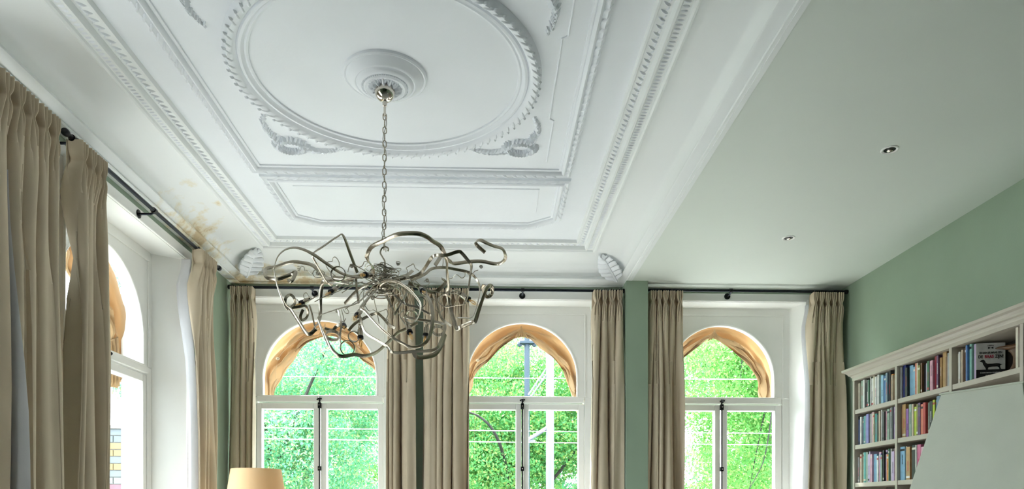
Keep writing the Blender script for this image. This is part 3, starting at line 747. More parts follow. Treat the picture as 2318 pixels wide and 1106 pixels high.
def book(y, t, h, dep, col, z, label, lean=0, seed=0, group='books in the bookcase'):
    """spine to the room; y = far edge, t thickness towards the viewer"""
    rnd = random.Random(seed); x = XS+.018+rnd.uniform(0,.02)
    root = empty('book', (x, y, z+.0005)); root.rotation_euler = (lean, 0, 0); tag(root, label, 'book', group)
    ct = .0022
    c = MB(); c.box((0,-t,0),(ct,0,h)); c.box((ct,-t,0),(dep,-t+ct,h)); c.box((ct,-ct,0),(dep,0,h))
    c.build('cover', BM[col], root)
    MB().box((ct,-t+ct,.003),(dep-.004,-ct,h-.004)).build('pages', M['paper'], root)
    kcol = rnd.choice(['ink_white','ink','ink_red']) if col not in ('cream','white','grey','beige','pink','mint','lilac','skyblue','lime') else rnd.choice(['ink','ink','ink_red'])
    if t > .017 and rnd.random() < .6:
        m2 = MB(); z0 = h*rnd.uniform(.2,.5); L = h*rnd.uniform(.2,.42); k = 0; zz = z0
        while zz < z0+L:
            g = rnd.uniform(.003,.0075); m2.box((-.0004,-t*.60,zz),(0,-t*.60+t*.2,zz+g*.72)); zz += g
        m2.build('spine_lettering', M[kcol], root)
    if t > .012 and rnd.random() < .5:
        zb = rnd.choice([.012,h-.03]); MB().box((-.0005,-t+.001,zb),(0,-.001,zb+.014)).build('spine_band', BM[rnd.choice(['white','black','red','cream'])], root)
    return root
ROWS = {
 (0,0): 'cream cream white sage white charcoal grey charcoal green white white cream white grey white mint skyblue blue steel charcoal orange beige cream olive',
 (0,1): 'black navy white steel teal steel violet grey pink beige teal black cream beige white charcoal pink sage grey charcoal lilac white',
 (0,2): 'grey cream beige teal sage lilac lilac pink skyblue white pink violet sage black lilac orange green white purple lilac pink',
 (1,0): 'grey navy black skyblue skyblue coral white cream olive brown black lilac sage green pink crimson red plum tan tan brown grey',
 (1,1): 'brown tan purple sage beige lime olive plum coral red sage black lime blue steel white cream grey sage white',
 (1,2): 'skyblue white tan brown black white rose pink skyblue red crimson white grey beige teal sage cream',
}
SHN = ['top','second','third']; BAY = ['bay by the window','middle bay']
for (bay, sh), cols in ROWS.items():
    cols = cols.split(); rnd = random.Random(bay*10+sh+3); W = DIV[bay]-DIV[bay+1]-ST-.012
    ts = [rnd.uniform(.6,1.5) for _ in cols]
    for i, cname in enumerate(cols):
        if cname in ('navy','tan','skyblue','lime','coral'): ts[i] *= 1.35
        if cname in ('cream','white','charcoal'): ts[i] *= .85
    k = W/sum(ts)*.985; y = DIV[bay]-ST/2-.006
    base = .215 if sh != 0 else .205
    for i, cname in enumerate(cols):
        t = ts[i]*k; h = base+rnd.uniform(-.022,.022)+(.012 if t > .03 else 0)
        sz = 'thick' if t > .033 else ('slim' if t < .021 else 'mid-width')
        nm = {'skyblue':'sky blue','steel':'steel blue'}.get(cname, cname)
        book(y, t-rnd.uniform(.001,.0035), min(h,.232), rnd.uniform(.12,.15), cname, SHZ[sh], '%s %s book, %s from the window, %s shelf, %s' % (sz, nm, ORD[i] if i < 22 else 'near-last' if i == 22 else 'last', SHN[sh], BAY[bay]), 0, bay*100+sh*30+i)
        y -= t
y = DIV[2]-ST/2-.004
for i, (cname, t, h) in enumerate([('cream',.030,.19),('white',.022,.195),('cream',.034,.20),('beige',.014,.20),('brown',.022,.212),('coral',.020,.21),('blue',.020,.218),('mint',.026,.222)]):
    t *= .70; book(y, t-.0008, h, .13, cname, SHZ[0], '%s book, %s from the upright, top shelf, bay with the dog cover' % (cname, ORD[i]), 0, 900+i); y -= t
# book standing face out
fb = empty('book', (XS+.036, 4.116, SHZ[0]+.0005), radians(-14)); tag(fb, 'white face-out book with a black dachshund and bold title', 'book', 'books in the bookcase')
# local: cover faces -y, width along +x, thickness along +y
fw, fh, ft = .155, .215, .028
def _tx(body, x, z, size, m, ext=.0004, parent=fb, align='CENTER', wscale=1.0, name='cover_title'):
    c = bpy.data.curves.new('title', 'FONT'); c.body = body; c.size = size; c.align_x = align; c.extrude = ext; c.offset = size*.026
    c.materials.append(m); o = link('text', c); bpy.context.view_layer.update()
    me = bpy.data.meshes.new_from_object(o.evaluated_get(bpy.context.evaluated_depsgraph_get())); bpy.data.objects.remove(o); o = link(name, me, parent); o.rotation_euler = (pi/2,0,0); o.location = (x, -.0012, z); o.scale = (wscale,1,1); return o
c = MB(); c.box((0,0,0),(fw,.002,fh)); c.box((0,ft-.002,0),(fw,ft,fh)); c.box((0,.002,0),(.002,ft-.002,fh)); c.build('cover', BM['white'], fb)
MB().box((.002,.002,.003),(fw-.004,ft-.002,fh-.003)).build('pages', M['paper'], fb)
MB().box((.0005,-.0006,0),(fw-.0005,0,.058)).build('cover_band', M['ink'], fb)
MB().box((-.0006,.003,0),(0,ft-.003,fh)).build('spine_strip', BM['lilac'], fb)
_tx('ER KAN ER MAAR EEN', fw/2, .152, .0165, M['ink'], wscale=.74)
_tx('DE', fw*.15, .126, .0255, M['ink'], wscale=.80); _tx('BAAS', fw*.445, .126, .0255, M['ink_red'], wscale=.80); _tx('ZIJN!', fw*.795, .126, .0255, M['ink'], wscale=.80)
def tiny(x0, x1, z, h, m, name):        # print too small to read: rows of small marks
    rd = random.Random(int(z*1e4)); q = MB(); x = x0
    while x < x1:
        g = rd.uniform(.0025,.0045); q.box((x,-.0011,z),(x+g*.75,-.0006,z+h*rd.uniform(.8,1))); x += g+(.003 if rd.random() < .25 else .0006)
    q.build(name, m, fb)
tiny(.022, .128, .036, .007, M['ink_white'], 'cover_subtitle'); tiny(.050, .100, .020, .006, M['ink_white'], 'cover_subtitle'); tiny(.062, .092, .197, .005, M['ink'], 'author_print')
m2 = MB()
for s in (-1, 1): m2.v += [(fw/2,-.0008,.186),(fw/2+s*.014,-.0008,.192),(fw/2+s*.014,-.0008,.179)]; m2.f.append([len(m2.v)-3,len(m2.v)-2,len(m2.v)-1])
m2.build('bow_tie_print', M['ink'], fb)
dog = [(.018,.108),(.030,.116),(.040,.117),(.047,.110),(.050,.100),(.060,.092),(.085,.092),(.110,.094),(.122,.092),(.130,.087),(.142,.086),(.131,.083),(.127,.078),(.130,.062),(.136,.058),(.124,.058),(.121,.068),(.112,.074),(.085,.074),(.066,.071),(.062,.060),(.066,.058),(.052,.058),(.050,.066),(.044,.076),(.036,.090),(.034,.100),(.024,.104)]
m2 = MB(); m2.v = [(x,-.0008,z) for x, z in dog]; m2.f = [list(range(len(dog)))]; 
import bmesh
o = m2.build('dachshund_print', M['ink'], fb)
bm = bmesh.new(); bm.from_mesh(o.data); bmesh.ops.triangulate(bm, faces=bm.faces, ngon_method='EAR_CLIP'); bm.to_mesh(o.data); bm.free()
# carved wooden ornament
t = empty('wooden_ornament', (XS+.135, 3.900, SHZ[0]+.0005), radians(-70)); tag(t, 'carved brown wooden anvil-shaped ornament beside the dog book', 'ornament')
def slab(mb, secs):                    # secs: (z, half-width x, half-depth y, shift x)
    mb.rings([[Vector((sx+hx*cos(a), hy*sin(a), z)) for a in [2*pi*i/14 for i in range(14)]] for z, hx, hy, sx in secs])
mb = MB(); slab(mb, [(0,.058,.045,0),(.012,.060,.047,0),(.030,.046,.036,0),(.060,.033,.026,0),(.095,.032,.025,0),(.120,.045,.030,0),(.134,.062,.034,0),(.140,.06,.032,0)])
mb.build('waisted_foot', M['wood'], t, smooth=True)
mb = MB(); mb.rings([[Vector((x, hw*cos(a), zc_+hh*sin(a))) for a in [2*pi*i/12 for i in range(12)]] for x, hw, hh, zc_ in [(-.135,.003,.003,.166),(-.11,.012,.008,.164),(-.07,.024,.013,.158),(-.02,.034,.018,.152),(.04,.036,.020,.152),(.09,.033,.018,.158),(.12,.022,.014,.166),(.13,.004,.004,.170)]])
mb.build('horned_top', M['wood'], t, smooth=True)
y = 3.782
for i, (cname, tt, h) in enumerate([('cream',.018,.225),('white',.016,.222),('lilac',.014,.228)]):
    book(y, tt-.0008, h, .17, cname, SHZ[0], 'tall %s magazine-like book, %s of those at the right picture edge' % (cname, ORD[i]), 0, 950+i, 'tall books at the right picture edge'); y -= tt+.001

# ------------------------------------------------------------------ lamps
lp = empty('floor_lamp', (at(580,1061,5.3).x, 5.3, 0)); tag(lp, 'lamp with a warm yellow round shade below the first window', 'lamp')
zt = at(580,1061,5.3).z
mb = MB(); R0, R1, H = .177, .222, .30; nn = 40
prof_ = [(R1,zt-H),(R1+.002,zt-H+.006),(R0+.002,zt-.006),(R0,zt),(R0-.003,zt),(R0-.001,zt-.006),(R1-.003,zt-H+.006),(R1-.003,zt-H)]
mb.rings([[Vector((r*cos(2*pi*i/nn), r*sin(2*pi*i/nn), z)) for i in range(nn)] for r, z in prof_], cap=False, loop=True); mb.build('lamp_shade', M['shade_warm'], lp, smooth=True)
MB().tube([(0,0,.02),(0,0,zt-H+.12)], .011, 12).build('pole', M['brass'], lp, smooth=True)
MB().lathe([(.001,0),(.15,0),(.15,.012),(.10,.022),(.02,.03),(.011,.05),(.001,.05)], 32).build('base', M['brass'], lp, smooth=True)
m2 = MB()
for i in range(3): a = 2*pi*i/3; m2.tube([(0,0,zt-.05),(R0*cos(a)*.99,R0*sin(a)*.99,zt-.012)], .002, 6)
m2.build('shade_carrier', M['brass'], lp)
MB().sphere((0,0,zt-.14), .03, 12, (1,1,1.2)).build('bulb', M['bulb'], lp, smooth=True)
ld = bpy.data.lights.new('lamp_glow', 'POINT'); ld.energy = 1.2; ld.color = (1,.80,.55); ld.shadow_soft_size = .04
lo = link('lamp_glow', ld, lp); lo.location = (0,0,zt-.14)

# large square shade close to the viewer on the right
A_ = at(2130,892,2.0); B_ = at(2315,864,1.80)
ztop = (A_.z+B_.z)/2
ea = Vector((B_.x-A_.x, B_.y-A_.y, 0)); side = ea.length; ea.normalize(); en = Vector((ea.y*-1*-1, -ea.x, 0)); en = Vector((-ea.y, ea.x, 0))
if en.x < 0: en = -en
ctr = Vector((A_.x, A_.y, 0))+ea*side/2+en*side/2
l2 = empty('floor_lamp', (ctr.x, ctr.y, 0)); tag(l2, 'large pale square-sided lampshade at the lower right picture corner', 'lamp')
def sq(h, z, inset=0): return [ea*sx*(h-inset)+en*sy*(h-inset)+Vector((0,0,z)) for sx, sy in ((-1,-1),(1,-1),(1,1),(-1,1))]
h0, h1, HH = side/2, side/2+.088, .42
mb = MB(); mb.rings([sq(h1,ztop-HH), sq(h0,ztop), sq(h0,ztop,.003), sq(h1,ztop-HH,.003)], cap=False, loop=True); bevel(mb.build('lamp_shade', M['shade_cream'], l2), .0015)
for hh, zz in ((h0, ztop), (h1, ztop-HH)):
    m2 = MB(); q = [p for p in sq(hh+.0015, zz)]; m2.tube(q, .003, 6, loop=True); m2.build('shade_trim', M['shade_cream'], l2)
MB().tube([(0,0,.02),(0,0,ztop-HH+.15)], .012, 12).build('pole', M['chrome'], l2, smooth=True)
MB().lathe([(.001,0),(.16,0),(.16,.014),(.03,.03),(.012,.06),(.001,.06)], 32).build('base', M['chrome'], l2, smooth=True)
m2 = MB()
for p in sq(h0, ztop-.01): m2.tube([(0,0,ztop-.06), p*0.98+Vector((0,0,.02*ztop))], .002, 6)
m2.build('shade_carrier', M['chrome'], l2)
MB().sphere((0,0,ztop-.18), .03, 12, (1,1,1.2)).build('bulb', M['bulb'], l2, smooth=True)

# ------------------------------------------------------------------ chandelier
YC = 3.489
HUB = at(871,636,YC)
ch = empty('chandelier', (HUB.x, YC, 0)); tag(ch, 'tangled nickel ribbon chandelier hanging on a chain', 'chandelier')
OFF = Vector((HUB.x, YC, 0))
def cp_(x, y, dy): return at(x, y, YC+dy)-OFF
NK = M['nickel']; CR = M['chrome']
# canopy ball, stem, chain
zb = at(872,207,YC).z
def cap_prof(r): return [(.001,-r),(r*.35,-r*.94),(r*.65,-r*.76),(r*.88,-r*.47),(r,-.1*r),(r*.98,r*.15),(r*.86,r*.25),(r*.84,r*.2),(.001,r*.15)]
cb = MB(); cb.lathe(cap_prof(.050), 28, (0,0,zb)); cb.build('canopy_cup', CR, ch, smooth=True)
MB().lathe([(.001,0),(.020,0),(.030,.008),(.030,.05),(.02,.056),(.001,.056)], 20, (0,0,zb+.008)).build('ceiling_mount', NK, ch, smooth=True)
z1 = at(872,262,YC).z
st = MB(); st.lathe([(.001,0),(.006,0),(.006,zb-z1-.075),(.010,zb-z1-.072),(.012,zb-z1-.055),(.010,zb-z1-.045),(.001,zb-z1-.045)], 14, (0,0,z1)); st.build('stem', CR, ch, smooth=True)
z2 = at(870,556,YC).z; nl = 19; pitch = (z1-z2)/nl
lk = MB()
pts = []
hl, hw = pitch*.68, .0085
for i in range(20):
    a = 2*pi*i/20; pts.append((hw*cos(a), 0, hl*.5*sin(a)*1.0+ (hl*.22 if sin(a) > 0 else -hl*.22)))
lk.tube(pts, .0026, 6, loop=True)
l0 = None
for i in range(nl+1):
    if l0 is None: o = lk.build('chain_link', NK, ch, smooth=True); l0 = o
    else: o = l0.copy(); COL.objects.link(o); o.parent = ch
    o.location = (-.004*i/nl, 0, z1-.004-i*pitch); o.rotation_euler = (0, 0, (pi/2 if i % 2 else 0)+.25)
cb = MB(); cb.tube([(.010*sin(k*.9)-.004*k/30, .008*cos(k*1.1), lerp(z1, z2-.03, k/30)) for k in range(31)], .0018, 6); cb.build('supply_cable', M['bronze'], ch, smooth=True)
hk = MB(); hk.tube(crom([cp_(878,568,0),cp_(879,562,0),cp_(872,558,0),cp_(864,562,0),cp_(861,572,0),cp_(866,582,0),cp_(871,592,0),cp_(871,610,0),cp_(871,640,0)],5), .0042, 8); hk.build('hook', NK, ch, smooth=True)
# hub
hb = MB(); hb.lathe([(.001,-.045),(.022,-.040),(.030,-.022),(.030,.015),(.020,.028),(.009,.036),(.009,.075),(.001,.075)], 20, (0,0,HUB.z)); hb.build('hub', NK, ch, smooth=True)

# flat ribbons: (points in the photograph, depth behind the hub at those points, face turn start/end, width)
RIB = [
 ([(820,628),(779,621),(742,598),(707,574),(675,561),(650,563),(631,577),(622,600),(621,614),(629,651),(645,688),(657,699),(676,727),(697,756),(715,744)], [0,-.05,-.12,-.2,-.25,-.28,-.28,-.25,-.22,-.2,-.2,-.2,-.22,-.25,-.25], (.5,.3,.9,1.2,.5,.1), .023),
 ([(809,617),(793,575),(777,533),(764,535),(735,555),(708,575),(713,592),(726,615),(740,638),(752,645)], [-.05,-.1,-.15,-.15,-.15,-.12,-.1,-.06,-.03,0], (.6,.9,.7,1.0,1.1), .022),
 ([(800,634),(760,632),(734,625),(709,601),(684,594),(657,593),(623,604),(604,607),(600,617),(604,628),(626,632),(645,626),(660,620),(669,615),(664,630),(657,637),(653,631)], [.05,.12,.2,.28,.33,.36,.38,.38,.34,.3,.28,.28,.28,.26,.24,.24,.26], (.1,.0,.15,.0,.3,-.2,.5), .026),
 ([(790,640),(750,634),(734,632),(728,650),(725,680),(725,712),(721,730),(711,741)], [.02,.06,.12,.15,.16,.16,.12,.08], (.1,.1,.05,.3,.9), .026),
 ([(850,640),(830,665),(807,686),(764,699),(722,715),(724,734),(740,771),(755,795),(773,806),(801,802),(826,805),(850,798),(869,783),(885,768),(900,753),(921,743),(945,730)], [0,-.12,-.2,-.28,-.35,-.38,-.42,-.44,-.45,-.42,-.38,-.3,-.22,-.15,-.1,-.05,0], (.6,.9,1.1,.2,.5,1.1,.9,.8), .022),
 ([(872,632),(847,660),(817,692),(826,703),(857,737),(874,752),(891,765),(912,777),(934,786),(961,777),(974,755),(980,715),(974,684),(960,660)], [-.02,-.15,-.3,-.34,-.4,-.42,-.42,-.4,-.36,-.34,-.32,-.3,-.25,-.15], (.3,.8,.9,1.0,.9,.5,.2), .023),
 ([(860,630),(838,668),(815,704),(818,728),(827,752),(857,771),(880,787),(891,798),(937,795),(983,791),(998,771),(1007,742),(1003,733),(983,728),(937,721),(915,716)], [.02,-.05,-.15,-.18,-.22,-.3,-.34,-.36,-.36,-.3,-.25,-.2,-.16,-.1,0,.06], (.2,.7,1.0,.9,.8,.3,.1), .021),
 ([(789,748),(800,735),(814,725),(850,709),(866,718),(880,734),(895,742)], [.1,.1,.1,.08,.06,.04,.02], (.4,.5,.7,.3), .020),
 ([(840,632),(845,608),(833,590),(831,577),(842,558),(868,545),(901,530),(943,528),(965,535),(979,545),(996,556),(1005,572),(1011,590),(1012,614),(1015,643),(1014,665),(1020,701),(1030,732),(1035,744),(1042,740),(1068,729),(1076,726),(1087,692),(1103,651),(1113,648),(1113,664),(1102,671),(1094,655),(1096,644)],
  [0,-.1,-.2,-.25,-.3,-.35,-.4,-.42,-.4,-.36,-.3,-.25,-.2,-.12,-.05,0,0,-.02,-.04,-.08,-.12,-.14,-.15,-.15,-.1,-.05,-.05,-.1,-.14], (.4,.3,.1,.1,.3,.9,.3,.05,.3,1.0,.1,.4), .026),
 ([(900,632),(928,628),(947,621),(959,610),(972,590),(979,581),(989,577),(1011,577),(1037,569),(1046,573),(1060,590),(1067,601),(1064,626),(1060,658),(1057,677),(1050,688),(1032,691),(1011,695),(999,689),(993,680),(996,671),(1007,666),(1018,671),(1021,681),(1016,691),(1007,694)],
  [0,-.05,-.1,-.15,-.2,-.22,-.25,-.27,-.28,-.28,-.26,-.25,-.22,-.2,-.18,-.16,-.14,-.12,-.12,-.12,-.1,-.1,-.1,-.1,-.09,-.09], (.1,.3,.2,.3,1.1,1.3,1.2,1.3,1.4), .021),
 ([(985,600),(1003,575),(1012,586),(1022,593),(1030,596),(1061,592),(1090,591),(1124,597),(1140,590),(1144,579),(1137,563),(1119,557),(1102,550),(1087,543),(1077,546),(1080,555),(1098,571)], [0,.1,.18,.25,.3,.35,.38,.38,.33,.28,.22,.18,.15,.15,.2,.26,.28], (.5,.9,.1,.0,.3,.2,.1,.5), .026),
 ([(930,634),(960,621),(977,608),(1003,605),(1030,609),(1061,616),(1076,628),(1085,645),(1085,668),(1076,701),(1067,718),(1050,719),(1036,719)], [.02,.1,.16,.22,.26,.28,.28,.26,.22,.18,.14,.1,.06], (.4,.2,.2,.8,1.2,1.0,.7), .020),
 ([(925,640),(949,648),(964,657),(983,660),(998,651),(1008,638),(1000,630)], [0,.05,.1,.14,.14,.12,.1], (.2,.2,.4,.8), .026),
 ([(855,650),(872,636),(900,639),(928,657),(949,682),(952,697),(948,712),(938,728),(928,731),(919,724),(918,712),(926,703),(938,704),(945,712),(943,724)], [-.1,-.15,-.2,-.24,-.26,-.26,-.24,-.22,-.2,-.2,-.2,-.2,-.2,-.2,-.2], (.9,1.0,.9,1.2,1.4,1.4), .022),
 ([(880,655),(915,686),(940,694),(965,706),(978,716),(972,735)], [.05,.1,.14,.16,.16,.14], (.4,.6,.5,.8), .016),
 ([(937,796),(942,806),(957,808),(983,802),(996,786),(1003,770),(1008,755)], [-.3,-.28,-.25,-.22,-.2,-.18,-.16], (.1,.1,.3,.8), .028),
 ([(752,628),(775,630),(800,627),(830,624),(850,626)], [.08,.06,.04,.02,0], (.05,.1,.2,.1), .028),
 ([(840,640),(815,652),(800,665),(780,687)], [.02,.05,.08,.12], (.2,.3,.4), .026),
 ([(806,630),(808,655),(812,686)], [-.05,-.07,-.08], (.6,.8,.6), .020),
 ([(862,636),(874,668),(890,700),(893,712),(905,690),(918,668),(925,648)], [.02,.06,.12,.14,.12,.08,.04], (.4,.6,.8), .016),
 ([(700,690),(705,705),(712,735),(716,748)], [.2,.2,.22,.24], (.7,.7,.6), .016),
 ([(765,700),(772,730),(770,760),(771,795)], [-.1,-.12,-.14,-.16], (.9,.7,.9), .018),
 ([(652,700),(645,688),(648,672),(658,667),(666,675),(667,687),(658,696),(680,693),(691,692),(697,704),(694,718),(684,724),(680,716),(686,700)], [-.2,-.2,-.2,-.18,-.16,-.15,-.15,-.14,-.13,-.12,-.12,-.13,-.14,-.14], (.2,.3,.2,.5,.2,.1), .018),
 ([(735,743),(752,747),(762,738),(776,733)], [.1,.1,.1,.08], (.1,.2,.1), .022),
 ([(880,640),(905,628),(922,622),(934,612)], [.1,.14,.2,.26], (.2,.3,.1), .024),
 ([(985,660),(990,690),(1000,720),(1022,738)], [.1,.08,.02,-.02], (.8,.6,.4), .018),
]
def interp(arr, t):
    k = t*(len(arr)-1); i = min(int(k), len(arr)-2); return lerp(arr[i], arr[i+1], k-i)
for pts, dep, ang, wd in RIB:
    P = [cp_(x, y, d) for (x, y), d in zip(pts, dep)]
    Q = crom(P, 4); m = len(Q)
    mb = MB(); mb.ribbon(Q, wd*.74, .0032, [interp(ang, i/(m-1)) for i in range(m)])
    mb.build('ribbon', NK, ch, smooth=True)
# flat rings
for x, y, r, dy, nx in [(766,620,16,-.1,.15),(753,759,15,.05,1.1),(787,787,16,-.42,.15),(801,761,12,-.1,.5),(992,748,13,-.15,1.0),(953,683,11,.1,.4)]:
    c = cp_(x, y, dy); rr = r/1600*(YC+dy); mb = MB(); q = []
    for i in range(28):
        a = 2*pi*i/28; ca, sa = rr*cos(a), rr*sin(a)
        q.append((ca, sa))
    tilt = Matrix.Rotation(nx, 3, 'X'); rs = []
    for i in range(28):
        a = 2*pi*i/28; er = Vector((cos(a),0,sin(a))); ey = Vector((0,1,0))
        rs.append([c+tilt@(er*(rr+s1)+ey*s2) for s1, s2 in ((-.0016,-.009),(.0016,-.009),(.0016,.009),(-.0016,.009))])
    mb.rings(rs, loop=True); mb.build('ribbon_ring', NK, ch, smooth=True)
# curly wires traced from the photograph
WIR = [
 ([(760,625),(752,618),(745,612),(738,600),(742,593),(752,591),(754,583),(760,582),(767,592),(768,603)], -.1),
 ([(735,622),(722,613),(712,611),(706,620),(698,613),(692,611)], .05),
 ([(728,612),(735,618),(728,626),(720,628),(712,626),(707,617)], .05),
 ([(690,612),(688,604),(681,602)], .06),
 ([(832,593),(825,592),(820,601),(812,604),(804,600),(799,602)], -.1),
 ([(918,688),(900,640),(880,650),(872,660)], -.05),
 ([(1011,627),(1022,630),(1030,622),(1036,622),(1045,629),(1052,625),(1053,616)], .1),
 ([(1056,615),(1063,623),(1070,621),(1074,614),(1082,611)], .1),
 ([(1003,580),(1003,592),(1002,602)], .0),
 ([(922,624),(922,612),(920,606),(930,600),(936,597),(940,606),(948,612)], .05),
 ([(824,688),(835,703),(845,701),(855,706),(868,702),(875,700),(878,712),(872,724)], -.05),
 ([(780,692),(788,702),(789,708),(782,708),(777,700)], .0),
 ([(773,700),(777,716),(779,728)], .02),
 ([(700,672),(693,662),(687,668),(689,678),(680,684),(671,676)], -.1),
 ([(1012,650),(1020,662),(1030,664),(1038,661)], .0),
 ([(985,700),(995,707),(1004,700)], .05),
 ([(885,660),(880,690),(884,700)], .1),
 ([(915,700),(905,712),(915,732),(922,738)], -.1),
 ([(960,636),(967,632),(972,640),(966,648)], -.02),
]
for pts, dy in WIR:
    P = crom([cp_(x, y, dy+.02*sin(i*1.7)) for i, (x, y) in enumerate(pts)], 5)
    MB().tube(P, .0020, 6).build('curly_wire', M['bronze'], ch, smooth=True)
def spiral(x, y, dy, turns, r, tilt, seed):
    c = cp_(x, y, dy); rnd = random.Random(seed); P = []
    for i in range(int(turns*14)):
        a = 2*pi*i/14; q = i/(turns*14); rr = r*(.35+.65*q)
        P.append(c+Vector((rr*cos(a), .012*q, rr*sin(a)*cos(tilt)+.026*q*sin(tilt))))
    MB().tube(P, .0018, 5).build('wire_spiral', M['bronze'], ch, smooth=True)
for i, (x, y, dy, tn, r, ti) in enumerate([(718,620,.05,2.6,.010,.3),(796,606,-.1,3,.011,.9),(676,613,.05,2.5,.010,1.3),(901,600,.0,3,.012,.9),(967,634,-.1,2,.009,.2),(1089,604,.1,2.6,.009,.2),(875,732,-.1,2.5,.008,.9),(843,677,-.05,3,.010,.5),(861,660,-.05,3,.010,.4),(762,706,0,2.2,.007,.3),(862,600,.05,2.4,.008,.5),(885,615,.03,2.4,.009,1.)]):
    spiral(x, y, dy, tn, r, ti, i)
# tangle of wire round the hub
rnd = random.Random(5)
for i in range(26):
    P = []; a = rnd.uniform(0,2*pi); r = rnd.uniform(.03,.07); zz = rnd.uniform(-.045,.06); da = rnd.uniform(.5,1.0)*rnd.choice((-1,1))
    for k in range(9):
        P.append(Vector((r*cos(a), r*sin(a), HUB.z+zz))); a += da+rnd.uniform(-.2,.2); r = clamp(r+rnd.uniform(-.016,.018), .022, .10); zz = clamp(zz+rnd.uniform(-.02,.02), -.07, .07)
    MB().tube(crom(P,4), rnd.choice((.0016,.0022,.0028)), 5).build('tangled_wire', rnd.choice((M['bronze'],NK,M['bronze'])), ch, smooth=True)
for i in range(16):                     # arms that carry the sockets and stray wires outwards
    a = 2*pi*i/16+rnd.uniform(-.15,.15); P = []
    L = rnd.uniform(.16,.34); dz = rnd.uniform(-.16,.02)
    for k in range(7):
        t = k/6; P.append(Vector((cos(a)*(.03+L*t)+.018*sin(t*9+i), sin(a)*(.03+L*t)+.018*cos(t*8+i), HUB.z+dz*t*t+.02*sin(t*7+i*2))))
    MB().tube(crom(P,4), .0022, 5).build('curly_wire', M['bronze'], ch, smooth=True)
# sockets with candle bulbs: base px, socket end px, depth at base, depth at end
BUL = [((845,622),(826,622),-.12,-.20), ((773,642),(748,661),.0,-.08), ((703,674),(681,687),-.05,-.1), ((776,728),(778,738),.05,-.03), ((815,742),(816,766),-.1,-.12),
       ((816,703),(808,714),-.05,-.09), ((922,731),(928,753),-.1,-.14), ((966,737),(963,761),-.05,-.07), ((948,650),(957,659),-.05,-.13), ((1036,661),(1062,678),-.02,-.05)]
for (b0, e0, d0, d1) in BUL:
    s = empty('lamp_holder'); s.parent = ch
    p0, p1 = cp_(*b0, d0), cp_(*e0, d1); ax = (p1-p0).normalized(); L = .052
    p0 = p1-ax*L
    MB().lathe([(.001,0),(.010,0),(.0125,.004),(.0125,L-.012),(.001,L-.012)], 16, p0, ax).build('socket', NK, s, smooth=True)
    MB().lathe([(.001,L-.0125),(.0145,L-.0125),(.0145,L),(.011,L+.001),(.001,L+.001)], 16, p0, ax).build('socket_collar', M['black'], s, smooth=True)
    MB().lathe([(.008,0),(.011,.008),(.0165,.024),(.0160,.034),(.0105,.050),(.0045,.062),(.001,.068)], 16, p1, ax).build('bulb', M['bulb'], s, smooth=True)
    fm = MB(); u = ax.orthogonal().normalized(); v = ax.cross(u)
    for q in range(4):
        w_ = (u*cos(q*pi/2)+v*sin(q*pi/2)); fm.tube([p1+w_*.003+ax*.006, p1+w_*.0085+ax*.026, p1+w_*.003+ax*.044], .0016, 5)
    fm.lathe([(.001,0),(.005,.0),(.004,.012),(.001,.013)], 8, p1, ax)
    fm.build('filament', M['filament'], s)
    # short coiled neck joining the socket to the frame
    P = []
    for k in range(26): a = 2*pi*k/8; P.append(p0-ax*(k*.0009)+(u*cos(a)+v*sin(a))*.008)
    P += [p0-ax*.05+(Vector((0,0,HUB.z))-p0).normalized()*.02]
    MB().tube(P, .0022, 5).build('coiled_neck', NK, s, smooth=True)

# ------------------------------------------------------------------ outside: street, brick wall, poles, wires, trees
GZ = -3.6
struct('ground', MB().box((-60,-40,GZ-.2),(60,90,GZ)), M['asphalt'], 'paved street below the windows')
# neighbouring brick wall seen through the left window
bw = empty('brick_wall', (0,0,0)); tag(bw, 'pale glazed brick wall outside the left wall window', 'brick wall')
MB().box((-5.4,8.012,GZ),(-3.75,8.3,2.36)).build('wall_core', M['mortar'], bw)
BRK = [mat('glazed_brick_'+n, c, .5, noise=.08, nscale=14) for n, c in (('grey',(.10,.12,.13)),('yellow',(.22,.145,.045)),('pink',(.19,.06,.08)),('pale',(.14,.15,.145)))]
bme = []
for m_ in BRK:
    mm = MB().box((0,0,0),(.212,.018,.066)); me = bpy.data.meshes.new('brick'); me.from_pydata(mm.v, [], mm.f); me.materials.append(m_); bme.append(me)
rnd = random.Random(2); patt = [0,0,1,1,0,1,0,0,1,0,0,1,1,0]
for r_ in range(14):
    z = 2.29-.077*r_
    for c_ in range(7):
        x = -5.38+.222*c_+(.111 if r_ % 2 else 0)
        k = patt[r_]
        if k == 1 and rnd.random() < .35: k = 2
        if k == 0 and rnd.random() < .3: k = 3
        o = link('brick', bme[k], bw); o.location = (x, 7.998+rnd.uniform(-.002,.002), z)
MB().box((-5.45,7.97,2.36),(-3.72,8.3,2.40)).build('coping', M['mortar'], bw)

